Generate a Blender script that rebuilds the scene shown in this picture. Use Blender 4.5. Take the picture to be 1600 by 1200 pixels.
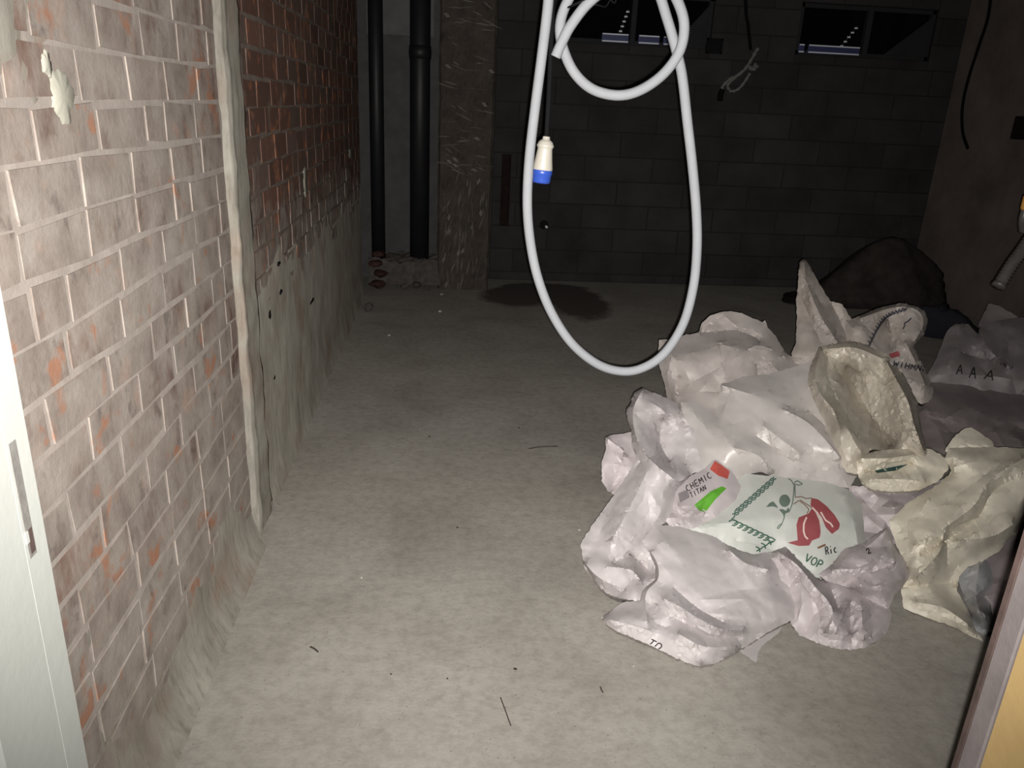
import bpy, bmesh, math, random
import numpy as np
from mathutils import Vector, Matrix
from mathutils.bvhtree import BVHTree
from mathutils.geometry import delaunay_2d_cdt

for o in list(bpy.data.objects):
    bpy.data.objects.remove(o)
scene = bpy.context.scene
COL = scene.collection
RNG = random.Random(7)

# ------------------------------------------------------------------ camera
CAM_H, FPX = 1.5, 1208.0
PITCH, YAW, ROLL = [math.radians(a) for a in (19.8, 5.4, 2.7)]
VD = np.array([math.sin(YAW)*math.cos(PITCH), math.cos(YAW)*math.cos(PITCH), -math.sin(PITCH)])
_r0 = np.array([math.cos(YAW), -math.sin(YAW), 0.0])
_u0 = np.cross(_r0, VD)
VR = math.cos(ROLL)*_r0 + math.sin(ROLL)*_u0
VU = math.cos(ROLL)*_u0 - math.sin(ROLL)*_r0
EYE = np.array([0.0, 0.0, CAM_H])
cd = bpy.data.cameras.new('camera')
cam = bpy.data.objects.new('camera', cd)
COL.objects.link(cam)
cd.sensor_fit = 'HORIZONTAL'
cd.sensor_width = 36.0
cd.lens = 36.0*FPX/1600.0
cd.clip_start = 0.02
M = Matrix.Identity(4)
for i in range(3):
    M[i][0], M[i][1], M[i][2], M[i][3] = VR[i], VU[i], -VD[i], EYE[i]
cam.matrix_world = M
scene.camera = cam

# ------------------------------------------------------------------ world, light, exposure
world = bpy.data.worlds.new('night')
scene.world = world
world.use_nodes = True
bg = world.node_tree.nodes['Background']
bg.inputs[0].default_value = (0.55, 0.65, 1.0, 1)
bg.inputs[1].default_value = 0.0012          # night outside the windows
fl = bpy.data.lights.new('phone_flash', 'SPOT')  # the only light of the photograph: the flash beside the lens
fl.energy = 470.0
fl.color = (1.0, 0.965, 0.92)
fl.spot_size = math.radians(104)
fl.spot_blend = 1.0
fl.shadow_soft_size = 0.005
flo = bpy.data.objects.new('phone_flash', fl)
COL.objects.link(flo)
fp = EYE + VR*0.010 - VU*0.011
flo.matrix_world = Matrix(((VR[0], VU[0], -VD[0], fp[0]), (VR[1], VU[1], -VD[1], fp[1]), (VR[2], VU[2], -VD[2], fp[2]), (0, 0, 0, 1))) @ Matrix.Rotation(math.radians(7.5), 4, 'X')
vs = scene.view_settings
vs.view_transform = 'Standard'
vs.look = 'None'
vs.gamma = 1.0
vs.use_curve_mapping = False
vs.exposure = 0.0

# ------------------------------------------------------------------ pixel -> place
def ray(x, y):
    return VD + VR*((x-800.0)/FPX) + VU*((600.0-y)/FPX)
def floor_at(x, y, z=0.0):
    v = ray(x, y)
    return EYE + v*((z-CAM_H)/v[2])
def at_y(x, y, Y):
    v = ray(x, y)
    return EYE + v*(Y/v[1])
def at_x(x, y, X):
    v = ray(x, y)
    return EYE + v*(X/v[0])

# ------------------------------------------------------------------ helpers
def tag(o, label=None, cat=None, group=None, kind=None):
    if label: o['label'] = label
    if cat: o['category'] = cat
    if group: o['group'] = group
    if kind: o['kind'] = kind
    return o
def link(name, me, mat=None, parent=None, smooth=False):
    o = bpy.data.objects.new(name, me)
    COL.objects.link(o)
    if mat is not None and len(me.materials) == 0:
        me.materials.append(mat)
    if smooth:
        me.shade_smooth()
    if parent is not None:
        o.parent = parent
        o.matrix_parent_inverse = Matrix.Translation(-Vector(parent.location)) if parent.type == 'EMPTY' else Matrix.Identity(4)
    return o
def mesh(name, vs_, fs, mat=None, parent=None, smooth=False):
    me = bpy.data.meshes.new(name)
    me.from_pydata([tuple(map(float, v)) for v in vs_], [], [tuple(map(int, f)) for f in fs])
    me.update()
    return link(name, me, mat, parent, smooth)
def from_bm(name, bm, mat=None, parent=None, smooth=False):
    me = bpy.data.meshes.new(name)
    bm.to_mesh(me)
    bm.free()
    return link(name, me, mat, parent, smooth)
def empty(name, loc):
    o = bpy.data.objects.new(name, None)
    o.empty_display_size = 0.1
    o.location = [float(c) for c in loc]
    COL.objects.link(o)
    return o
def add_box(bm, a, b, bevel=0.0):
    r = bmesh.ops.create_cube(bm, size=1.0)
    a, b = Vector(a), Vector(b)
    c, s = (a+b)/2, b-a
    for v in r['verts']:
        v.co = Vector((v.co.x*s.x, v.co.y*s.y, v.co.z*s.z)) + c
    if bevel > 0:
        es = list({e for v in r['verts'] for e in v.link_edges})
        bmesh.ops.bevel(bm, geom=es, offset=bevel, segments=1, affect='EDGES', profile=0.5)
def box(name, a, b, mat=None, parent=None, bevel=0.0):
    bm = bmesh.new()
    add_box(bm, a, b, bevel)
    return from_bm(name, bm, mat, parent)
def catmull(pts, n=8):
    P = [np.array(p, float) for p in pts]
    P = [2*P[0]-P[1]] + P + [2*P[-1]-P[-2]]
    out = []
    for i in range(1, len(P)-2):
        for k in range(n):
            t = k/n
            a, b, c, d = P[i-1], P[i], P[i+1], P[i+2]
            out.append(0.5*((2*b)+(-a+c)*t+(2*a-5*b+4*c-d)*t*t+(-a+3*b-3*c+d)*t**3))
    out.append(P[-2])
    return np.array(out)
def resample(P, step):
    P = np.array(P, float)
    L = np.concatenate([[0], np.cumsum(np.linalg.norm(np.diff(P, axis=0), axis=1))])
    n = max(2, int(round(L[-1]/step))+1)
    t = np.linspace(0, L[-1], n)
    return np.stack([np.interp(t, L, P[:, k]) for k in range(P.shape[1])], 1)
def tube_data(P, radius, sides=10, cap=True):
    P = np.array(P, float)
    n = len(P)
    rad = radius if hasattr(radius, '__len__') else [radius]*n
    T = np.gradient(P, axis=0)
    T /= np.linalg.norm(T, axis=1)[:, None]+1e-12
    u = np.cross(T[0], [0.3, 0.9, 0.2]); u /= np.linalg.norm(u)
    V, F = [], []
    for i in range(n):
        u = u - T[i]*(u@T[i]); u /= np.linalg.norm(u)
        w = np.cross(T[i], u)
        for k in range(sides):
            a = 2*math.pi*k/sides
            V.append(P[i]+rad[i]*(math.cos(a)*u+math.sin(a)*w))
    for i in range(n-1):
        for k in range(sides):
            k2 = (k+1) % sides
            F.append((i*sides+k, i*sides+k2, (i+1)*sides+k2, (i+1)*sides+k))
    if cap:
        F.append(tuple(range(sides))[::-1])
        F.append(tuple((n-1)*sides+k for k in range(sides)))
    return V, F
def tube(name, P, radius, mat, parent=None, sides=10, smooth=True):
    V, F = tube_data(P, radius, sides)
    return mesh(name, V, F, mat, parent, smooth)

# ------------------------------------------------------------------ materials
class NT:
    def __init__(s, name, rough=0.8, spec=0.3):
        s.m = bpy.data.materials.new(name)
        s.m.use_nodes = True
        s.t = s.m.node_tree
        s.p = s.t.nodes['Principled BSDF']
        s.p.inputs['Roughness'].default_value = rough
        s.p.inputs['Specular IOR Level'].default_value = spec
        s.geo = s.t.nodes.new('ShaderNodeNewGeometry')
        s.pos = s.geo.outputs['Position']
    def n(s, kind, **kw):
        nd = s.t.nodes.new(kind)
        for k, v in kw.items(): setattr(nd, k, v)
        return nd
    def l(s, a, b): s.t.links.new(a, b)
    def noise(s, scale, detail=4, rough=0.6, dist=0.0, stretch=None, vec=None):
        nd = s.n('ShaderNodeTexNoise')
        nd.inputs['Scale'].default_value = scale
        nd.inputs['Detail'].default_value = detail
        nd.inputs['Roughness'].default_value = rough
        nd.inputs['Distortion'].default_value = dist
        v = vec or s.pos
        if stretch:
            mp = s.n('ShaderNodeMapping')
            mp.inputs['Scale'].default_value = stretch
            s.l(v, mp.inputs['Vector']); v = mp.outputs[0]
        s.l(v, nd.inputs['Vector'])
        return nd.outputs['Fac']
    def ramp(s, fac, stops):
        r = s.n('ShaderNodeValToRGB')
        e = r.color_ramp.elements
        while len(e) < len(stops): e.new(0.5)
        for el, (p, c) in zip(e, stops):
            el.position = p
            el.color = (c[0], c[1], c[2], 1) if hasattr(c, '__len__') else (c, c, c, 1)
        s.l(fac, r.inputs[0])
        return r.outputs[0]
    def mix(s, fac, a, b, blend='MIX'):
        m = s.n('ShaderNodeMix', data_type='RGBA', blend_type=blend)
        for sock, v in ((m.inputs[0], fac), (m.inputs[6], a), (m.inputs[7], b)):
            if isinstance(v, (int, float)): sock.default_value = v
            elif isinstance(v, tuple): sock.default_value = (v[0], v[1], v[2], 1)
            else: s.l(v, sock)
        return m.outputs[2]
    def math(s, op, a, b=None):
        m = s.n('ShaderNodeMath', operation=op)
        for sock, v in ((m.inputs[0], a), (m.inputs[1], b)):
            if v is None: continue
            if isinstance(v, (int, float)): sock.default_value = v
            else: s.l(v, sock)
        return m.outputs[0]
    def color(s, v):
        if isinstance(v, tuple): s.p.inputs['Base Color'].default_value = (v[0], v[1], v[2], 1)
        else: s.l(v, s.p.inputs['Base Color'])
        return s
    def bump(s, h, strength=0.3, dist=0.01):
        b = s.n('ShaderNodeBump')
        b.inputs['Strength'].default_value = strength
        b.inputs['Distance'].default_value = dist
        s.l(h, b.inputs['Height'])
        s.l(b.outputs[0], s.p.inputs['Normal'])
        return s
    def axis(s, k):
        x = s.n('ShaderNodeSeparateXYZ')
        s.l(s.pos, x.inputs[0])
        return x.outputs[k]
def plain(name, c, rough=0.7, spec=0.3, var=0.15, scale=9.0, metal=0.0):
    t = NT(name, rough, spec)
    f = t.noise(scale, 5)
    t.color(t.ramp(f, [(0.3, tuple(x*(1-var) for x in c)), (0.7, tuple(min(1, x*(1+var)) for x in c))]))
    t.bump(t.noise(scale*8, 3), 0.15, 0.004)
    t.p.inputs['Metallic'].default_value = metal
    return t.m

def brick_mat():
    t = NT('weathered_brick', 0.9, 0.15)
    oi = t.n('ShaderNodeObjectInfo')
    base = t.ramp(oi.outputs['Random'], [(0.0, (0.105, 0.062, 0.050)), (0.3, (0.150, 0.080, 0.060)), (0.55, (0.130, 0.090, 0.075)),
                                        (0.8, (0.185, 0.095, 0.065)), (1.0, (0.150, 0.105, 0.090))])
    spot = t.noise(14, 5, 0.65)
    base = t.mix(t.ramp(t.noise(9, 3, 0.5), [(0.60, 0.0), (0.70, 0.9)]), base, (0.40, 0.155, 0.075))
    base = t.mix(t.ramp(spot, [(0.30, 0.55), (0.42, 0.0)]), base, (0.075, 0.055, 0.052))
    # cement smear, thinner on the far panel; the step also paints stronger near flash
    film = t.noise(5.0, 6, 0.62, 0.6)
    film2 = t.noise(22.0, 4, 0.6, 0.2, (1, 1, 0.35))
    f = t.math('ADD', t.math('MULTIPLY', film, 0.62), t.math('MULTIPLY', film2, 0.38))
    near = t.n('ShaderNodeMapRange'); near.clamp = True
    t.l(t.axis(1), near.inputs[0])
    for i, v in ((1, 2.35), (2, 2.85), (3, 0.155), (4, -0.10)): near.inputs[i].default_value = v
    f = t.math('ADD', f, near.outputs[0])
    fac = t.ramp(f, [(0.46, 0.0), (0.62, 0.74), (0.8, 0.92)])
    lowr = t.n('ShaderNodeMapRange'); lowr.clamp = True
    t.l(t.math('SUBTRACT', t.axis(2), t.math('MULTIPLY', t.math('GREATER_THAN', t.axis(1), 2.58), 0.62)), lowr.inputs[0])
    for i, v in ((1, 0.60), (2, 0.18), (3, 0.0), (4, 0.26)): lowr.inputs[i].default_value = v
    fac = t.ramp(t.math('ADD', f, lowr.outputs[0]), [(0.46, 0.0), (0.62, 0.74), (0.8, 0.92)])
    skin_ = (t.mix(fac, base, t.ramp(t.noise(11, 4), [(0.25, (0.235, 0.200, 0.175)), (0.5, (0.342, 0.302, 0.267)), (0.75, (0.435, 0.395, 0.355))])))
    # spots where the cement has come off again
    skin_ = t.mix(t.ramp(t.noise(8.3, 4, 0.55, 0.3), [(0.605, 0.0), (0.68, 0.75)]), skin_, (0.38, 0.17, 0.095))
    skin_ = t.mix(t.ramp(t.noise(13.7, 5, 0.6, 0.3, (1, 1, 0.7)), [(0.31, 0.6), (0.40, 0.0)]), skin_, (0.13, 0.105, 0.095))
    t.color(skin_)
    t.bump(t.noise(70, 6, 0.7), 0.35, 0.004)
    return t.m
def mortar_mat():
    t = NT('lime_mortar', 0.92, 0.1)
    t.color(t.ramp(t.noise(16, 5), [(0.3, (0.325, 0.283, 0.253)), (0.7, (0.44, 0.39, 0.353))]))
    t.bump(t.noise(90, 5, 0.7), 0.25, 0.004)
    return t.m
def mortar_rear():
    return plain('darkened_far_mortar', (0.20, 0.160, 0.135), 0.92, 0.1, 0.25, 16)  # same mortar darkened for the far panel, weaker flash put into its colour
def render_mat(name='cement_render', k=1.0):
    t = NT(name, 0.92, 0.12)
    a = t.ramp(t.noise(7, 6, 0.65, 0.4, (1, 1, 0.5)), [(0.30, (0.27*k, 0.252*k, 0.215*k)), (0.5, (0.36*k, 0.34*k, 0.295*k)), (0.72, (0.45*k, 0.43*k, 0.375*k))])
    st = t.ramp(t.noise(38, 4, 0.6, 0.2, (1, 1, 0.16)), [(0.36, (0.78, 0.77, 0.75)), (0.5, (1, 1, 1))])
    a = t.mix(1.0, a, st, 'MULTIPLY')
    a = t.mix(t.ramp(t.noise(3.0, 3), [(0.50, 0.0), (0.66, 0.55)]), a, (0.30, 0.205, 0.155))
    t.color(a)
    t.bump(t.noise(60, 5, 0.65), 0.25, 0.004)
    return t.m
def floor_mat():
    t = NT('trowelled_concrete', 0.86, 0.2)
    a = t.ramp(t.noise(2.2, 7, 0.62, 0.3), [(0.30, (0.270, 0.250, 0.220)), (0.5, (0.328, 0.306, 0.273)), (0.72, (0.375, 0.354, 0.318))])
    a = t.mix(1.0, a, t.ramp(t.noise(26, 5, 0.7), [(0.30, (0.80, 0.79, 0.78)), (0.55, (1, 1, 1)), (0.75, (1.08, 1.07, 1.06))]), 'MULTIPLY')
    sp = t.n('ShaderNodeTexVoronoi', feature='F1')
    sp.inputs['Scale'].default_value = 34
    t.l(t.pos, sp.inputs['Vector'])
    a = t.mix(t.ramp(sp.outputs['Distance'], [(0.05, 0.7), (0.10, 0.0)]), a, (0.15, 0.13, 0.115))
    # wet patch by the block wall
    wet = None
    for (px, py, rx, ry) in ((806, 463, 0.30, 0.36), (900, 470, 0.26, 0.62), (850, 450, 0.40, 0.20)):
        c = floor_at(px, py)
        mp = t.n('ShaderNodeMapping', vector_type='TEXTURE')
        mp.inputs['Location'].default_value = (c[0], c[1], 0)
        mp.inputs['Scale'].default_value = (rx, ry, 1)
        t.l(t.pos, mp.inputs['Vector'])
        ln = t.n('ShaderNodeVectorMath', operation='LENGTH')
        t.l(mp.outputs[0], ln.inputs[0])
        d = ln.outputs['Value']
        wet = d if wet is None else t.math('MINIMUM', wet, d)
    wet = t.math('ADD', wet, t.math('MULTIPLY', t.noise(5, 4), 0.7))
    wf = t.ramp(wet, [(0.0, 1.0), (0.62, 1.0), (0.80, 0.0)])
    wf = t.ramp(t.math('MULTIPLY', wet, 0.6), [(0.70, 1.0), (0.86, 0.0)])
    a = t.mix(wf, a, (0.10, 0.085, 0.078))
    t.color(a)
    t.bump(t.math('ADD', t.noise(60, 6, 0.7), t.math('MULTIPLY', t.noise(8, 3), 1.2)), 0.35, 0.006)
    return t.m
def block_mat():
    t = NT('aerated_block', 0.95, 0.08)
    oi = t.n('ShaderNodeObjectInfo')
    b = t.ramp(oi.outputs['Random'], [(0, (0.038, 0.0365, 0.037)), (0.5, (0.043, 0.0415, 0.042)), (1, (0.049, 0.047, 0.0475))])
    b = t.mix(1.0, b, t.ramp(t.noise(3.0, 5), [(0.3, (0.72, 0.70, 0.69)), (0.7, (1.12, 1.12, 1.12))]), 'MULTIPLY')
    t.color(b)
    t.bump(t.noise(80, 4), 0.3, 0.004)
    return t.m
def hacked_mat():
    t = NT('hacked_concrete', 0.95, 0.1)
    t.color(t.ramp(t.noise(6, 6, 0.7, 0.5), [(0.3, (0.058, 0.048, 0.041)), (0.6, (0.090, 0.076, 0.064)), (0.8, (0.12, 0.104, 0.09))]))
    t.bump(t.noise(30, 6, 0.75), 0.8, 0.02)
    return t.m
def sack_mat(name, c, rough=0.5, var=0.10, dirt=0.0, spec=0.4):
    t = NT(name, rough, spec)
    a = t.ramp(t.noise(4.5, 5, 0.6), [(0.3, tuple(x*(1-var) for x in c)), (0.7, tuple(min(0.95, x*(1+var)) for x in c))])
    if dirt:
        a = t.mix(t.ramp(t.noise(6, 6, 0.65, 0.5), [(0.46, 0.0), (0.68, dirt)]), a, (0.24, 0.205, 0.165))
    t.color(a)
    t.bump(t.math('ADD', t.noise(20, 3, 0.5, 0.6), t.math('MULTIPLY', t.noise(70, 3, 0.6), 0.3)), 0.12, 0.005)
    return t.m

MB_, MM, MM2, MR, MF = brick_mat(), mortar_mat(), mortar_rear(), render_mat(), floor_mat()
MBLK, MHACK = block_mat(), hacked_mat()
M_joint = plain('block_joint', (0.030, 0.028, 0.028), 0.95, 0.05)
M_plaster = plain('grey_plaster', (0.085, 0.083, 0.084), 0.95, 0.05)
M_rwall = plain('brown_plaster', (0.155, 0.127, 0.112), 0.95, 0.05, 0.25, 3)
M_ceil = plain('raw_slab', (0.16, 0.155, 0.15), 0.95, 0.05)
M_white = plain('white_gloss_paint', (0.255, 0.262, 0.245), 0.6, 0.15, 0.02, 4)
M_primer = plain('dusty_grey_paint', (0.115, 0.10, 0.099), 0.6, 0.3, 0.18, 14)
M_brown = plain('dark_brown', (0.050, 0.034, 0.030), 0.8, 0.2, 0.3, 20)
M_tan = plain('tan_plywood', (0.29, 0.20, 0.086), 0.6, 0.3, 0.10, 6)
M_steel = plain('dull_steel', (0.26, 0.25, 0.235), 0.35, 0.5, 0.2, 30, 0.6)
M_dark = plain('black_void', (0.012, 0.012, 0.013), 0.9, 0.05)
M_bpipe = plain('black_pipe', (0.012, 0.012, 0.013), 0.5, 0.3)
M_cable = plain('black_cable', (0.005, 0.005, 0.0055), 0.85, 0.08)
M_conduit = plain('white_conduit', (0.222, 0.228, 0.241), 0.8, 0.08, 0.05, 20)
M_plug = plain('cream_plastic', (0.33, 0.31, 0.27), 0.4, 0.4, 0.04)
M_blue = plain('blue_plastic', (0.022, 0.055, 0.28), 0.35, 0.4, 0.08)
M_rust = plain('rusty_steel', (0.018, 0.011, 0.010), 0.9, 0.1, 0.3, 20)
M_alu = plain('grey_aluminium', (0.034, 0.034, 0.036), 0.9, 0.05, 0.1, 10)
M_film = plain('blue_film', (0.05, 0.06, 0.15), 0.5, 0.4, 0.1, 10)
M_bright = plain('bright_bead', (0.85, 0.88, 0.95), 0.25, 0.6, 0.05, 10)
M_sand = plain('dark_soil', (0.043, 0.036, 0.034), 0.98, 0.03, 0.35, 8)
M_bag = plain('black_sheet', (0.028, 0.028, 0.036), 0.6, 0.25, 0.2, 8)
M_chip = plain('fresh_chip', (0.20, 0.18, 0.158), 0.95, 0.05, 0.2, 30)
M_twig = plain('dark_twig', (0.05, 0.04, 0.035), 0.9, 0.1)
M_stone = plain('pale_crumb', (0.50, 0.47, 0.42), 0.9, 0.1)
M_lump = plain('concrete_lump', (0.085, 0.075, 0.068), 0.95, 0.05, 0.3, 20)
M_redlump = plain('red_brick_stub', (0.060, 0.034, 0.029), 0.95, 0.05, 0.3, 20)
def glass():
    t = NT('dark_glass', 0.06, 0.5)
    t.color((0.004, 0.004, 0.006))
    return t.m
M_glass = glass()

# ------------------------------------------------------------------ the room
XL, YB, XR, ZC, YF = -0.66, 6.95, 4.42, 2.95, 0.72
tag(box('floor', (-1.2, -1.5, -0.12), (XR+0.25, YB+0.3, 0.0), MF), kind='structure')
tag(box('ceiling', (-1.2, YF, ZC), (XR+0.25, YB+0.3, ZC+0.15), M_ceil), kind='structure')
COL0, COL1, LEND = 2.45, 2.72, 6.22      # render band in the left wall, end of the brickwork

def brick_variant(i):
    r = random.Random(100+i)
    bm = bmesh.new()
    add_box(bm, (-0.05, -0.5, -0.5), (0.05, 0.5, 0.5), 0.0)
    for v in bm.verts:
        v.co += Vector((r.uniform(-0.0006, 0.0006), r.uniform(-0.024, 0.024), r.uniform(-0.08, 0.08)))
    es = [e for e in bm.edges if all(v.co.x > 0 for v in e.verts)]
    bmesh.ops.bevel(bm, geom=es, offset=0.006, segments=1, affect='EDGES')
    me = bpy.data.meshes.new('brick')
    bm.to_mesh(me); bm.free()
    me.materials.append(MB_)
    return me
BV = [brick_variant(i) for i in range(8)]
def render_top(y):        # height up to which the wall is smeared over with cement
    if y < COL0: h = 0.20
    else: h = 0.86 - 0.05*min(1.0, (y-COL1)/1.5)
    return h + 0.035*math.sin(6.1*y+1) + 0.015*math.sin(15*y)
def lay_bricks(parent, y0, y1, zbase, pitch, seed):
    r = random.Random(seed)
    above = bmesh.new()
    k0 = int(math.floor(-zbase/pitch))
    for k in range(k0, 40):
        z = zbase + k*pitch
        if z > ZC-0.02: break
        zt = min(z+pitch, ZC)
        y = y0 - (0.12 if k % 2 else 0.0) - 0.03 + r.uniform(-0.02, 0.02)
        while y < y1-0.02:
            L = 0.24 + r.uniform(-0.012, 0.012)
            if r.random() < 0.10: L = 0.125
            a, b = max(y, y0)+0.006, min(y+L, y1)-0.006
            y += L
            if b-a < 0.03: continue
            zc, yc = (z+zt)/2, (a+b)/2
            if zc < render_top(yc)-0.16 or zc < 0.0: continue
            if zc > 1.92:
                add_box(above, (XL-0.09, a, z+0.006), (XL, b, zt-0.006))
                continue
            o = bpy.data.objects.new('brick', r.choice(BV))
            COL.objects.link(o)
            o.parent = parent
            o.location = (XL-0.05+r.uniform(-0.0016, 0.0010), yc, zc+r.uniform(-0.002, 0.002))
            o.scale = (1, b-a, zt-z-0.0125)
            o.rotation_euler = (r.uniform(-0.014, 0.014), 0, r.uniform(-0.003, 0.003))
    if len(above.verts):
        tag(from_bm('upper_brick_courses', above, MB_, parent), kind='stuff')
    else:
        above.free()
wl = tag(box('wall_left', (XL-0.25, YF, 0.0), (XL-0.0022, COL0, ZC), MM), kind='structure')
lay_bricks(wl, YF+0.1, COL0, 1.4705-0.0925*20, 0.0925, 11)
wr = tag(box('wall_left_rear', (XL-0.25, COL1, 0.0), (XL-0.0022, LEND, ZC), MM2), kind='structure')
lay_bricks(wr, COL1, LEND, 1.4535-0.0955*20, 0.0955, 12)

def nz(a, b, s=1.0):      # cheap smooth noise for modelled surfaces
    return (math.sin(a*13.1*s+b*7.3*s)+math.sin(a*23.7*s-b*19.1*s+1.3)*0.6+math.sin(a*41.3*s+b*37.7*s+2.1)*0.4+math.sin(-a*71*s+b*83*s)*0.25)/2.25
def grid_mesh(name, us, vs_, fn, mat, parent, smooth=True):
    V = [fn(u, v) for u in us for v in vs_]
    n = len(vs_)
    F = [(i*n+j, (i+1)*n+j, (i+1)*n+j+1, i*n+j+1) for i in range(len(us)-1) for j in range(n-1)]
    return mesh(name, V, F, mat, parent, smooth)
def skin(y, z):
    d = render_top(y) + 0.075*nz(y, z, 1.1) - z
    s = max(-1.0, min(1.0, d/0.13))
    if y < COL0:       # mortar smeared here and there over the near panel
        p = 0.55*nz(y*0.35, z*0.35)+0.45*nz(y*0.9+3, z*0.9)
        g = math.exp(-((y-1.36)/0.26)**2-((z-1.62)/0.17)**2)
        s = max(s, -1.0, min(0.75, (p*0.75+g*0.85-0.60)/0.22))
    foot = 0.045*max(0.0, 1.0-z/0.16)**2*(1.0 if y < COL0 else 0.35)
    return (XL - 0.0005 + (0.0030 if s > 0 else 0.0050)*s + 0.0006*nz(y, z*0.8, 1.9) + foot, y, z)
ys1, zs = np.arange(YF+0.1, COL0+0.01, 0.02), np.arange(0, 2.1, 0.018)
grid_mesh('cement_smear', ys1, zs, skin, MR, wl)
ys2, zs2 = np.arange(COL1-0.01, LEND, 0.026), np.arange(0, 1.2, 0.024)
grid_mesh('cement_smear', ys2, zs2, skin, render_mat('brightened_far_render', 1.30), wr)  # same cement in a paler copy, to make up for grazing flash light
# pale plaster splash on the near bricks
def splash(name, px, py, rx, rz, seed, parent, mat):
    r = random.Random(seed)
    c = at_x(px, py, XL)
    V, F = [(XL+0.0036, c[1], c[2])], []
    n = 26
    for ring, (f, x) in enumerate(((0.8, 0.003), (1.0, -0.003))):
        for k in range(n):
            a = 2*math.pi*k/n
            w = 1+0.12*math.sin(3*a+seed)+0.10*math.sin(5*a+2*seed)+0.10*math.sin(9*a)
            V.append((XL+x, c[1]+f*w*rx*math.cos(a), c[2]+f*w*rz*math.sin(a)))
    for k in range(n):
        k2 = (k+1) % n
        F.append((0, 1+k, 1+k2))
        F.append((1+k, 1+n+k, 1+n+k2, 1+k2))
    return mesh(name, V, F, mat, parent, True)
M_splash = plain('pale_plaster', (0.42, 0.41, 0.345), 0.9, 0.1, 0.12, 18)
tag(splash('plaster_splash', 97, 150, 0.044, 0.050, 1, wl, M_splash), label='pale plaster splash stuck on the near bricks')
splash('plaster_splash', 72, 100, 0.016, 0.022, 4, wl, M_splash)
splash('plaster_splash', 547, 240, 0.09, 0.030, 2, wr, M_splash)
for k, (x, y, a, b) in enumerate(((435, 412, 0.035, 0.010), (438, 456, 0.035, 0.012), (487, 470, 0.075, 0.012), (421, 492, 0.022, 0.020), (428, 590, 0.020, 0.009))):
    splash('dark_hole_patch', x, y, a, b, 8+k, wr, M_dark)  # flat black patches, the dark inside small holes put into colour
splash('plaster_splash', 476, 285, 0.04, 0.075, 5, wr, M_splash)
# upright band of cement over a chase between the two brick panels
def band(y, z):
    t = (y-COL0)/(COL1-COL0)
    e = 0.004*nz(z*2, y, 1.0)
    prof = 0.012 if 0.06 < t < 0.94 else -0.012
    ridge = 0.007*math.exp(-((t-0.22-0.04*math.sin(5*z))/0.06)**2)
    yy = y + (0.016*nz(z, 0.3, 1.6) if (t < 0.12 or t > 0.88) else 0.0)
    return (XL + prof + ridge + e, yy, z)
trim = tag(box('trim_1', (XL-0.25, COL0, 0.0), (XL-0.006, COL1, ZC), MR), kind='structure')
grid_mesh('cement_band', np.linspace(COL0-0.012, COL1+0.012, 22), np.arange(0, ZC, 0.03), band, MR, trim)

# back wall of aerated blocks with two small windows
WIN = [(0.90, 2.20, 2.02, 2.42), (2.95, 4.15, 2.02, 2.42)]     # x0, x1, z0, z1
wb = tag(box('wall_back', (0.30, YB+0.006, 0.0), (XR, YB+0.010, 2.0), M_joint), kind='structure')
me = wb.data
bmw = bmesh.new()
for a, b in (((0.0, YB+0.006, 0.0), (XR, YB+0.2, WIN[0][2])), ((0.0, YB+0.006, WIN[0][3]), (XR, YB+0.2, ZC)),
             ((0.0, YB+0.006, WIN[0][2]), (WIN[0][0], YB+0.2, WIN[0][3])), ((WIN[0][1], YB+0.006, WIN[0][2]), (WIN[1][0], YB+0.2, WIN[0][3])),
             ((WIN[1][1], YB+0.006, WIN[0][2]), (XR, YB+0.2, WIN[0][3]))):
    add_box(bmw, a, b)
bmw.to_mesh(me); bmw.free()
def cut(rects, hole):
    out = []
    hx0, hx1, hz0, hz1 = hole
    for (x0, x1, z0, z1) in rects:
        if x1 <= hx0 or x0 >= hx1 or z1 <= hz0 or z0 >= hz1:
            out.append((x0, x1, z0, z1)); continue
        if x0 < hx0: out.append((x0, hx0, z0, z1))
        if x1 > hx1: out.append((hx1, x1, z0, z1))
        a, b = max(x0, hx0), min(x1, hx1)
        if z0 < hz0: out.append((a, b, z0, hz0))
        if z1 > hz1: out.append((a, b, hz1, z1))
    return out
rb = random.Random(5)
for k in range(-1, 14):
    z0, z1 = 0.076+0.2075*k, 0.076+0.2075*(k+1)
    z0, z1 = max(z0, 0.0), min(z1, ZC)
    if z1-z0 < 0.03: continue
    x = 0.01-0.6 - (0.3 if k % 2 else 0.0)
    while x < XR:
        rects = [(max(x, 0.40), min(x+0.6, XR), z0, z1)]
        x += 0.6
        if rects[0][1]-rects[0][0] < 0.03: continue
        for h in WIN: rects = cut(rects, h)
        for (a, b, c, d) in rects:
            if b-a < 0.02 or d-c < 0.02: continue
            yo = rb.uniform(-0.002, 0.002)
            box('block', (a+0.004, YB+yo, c+0.004), (b-0.004, YB+0.05, d-0.004), MBLK, wb, 0.003)
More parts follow.
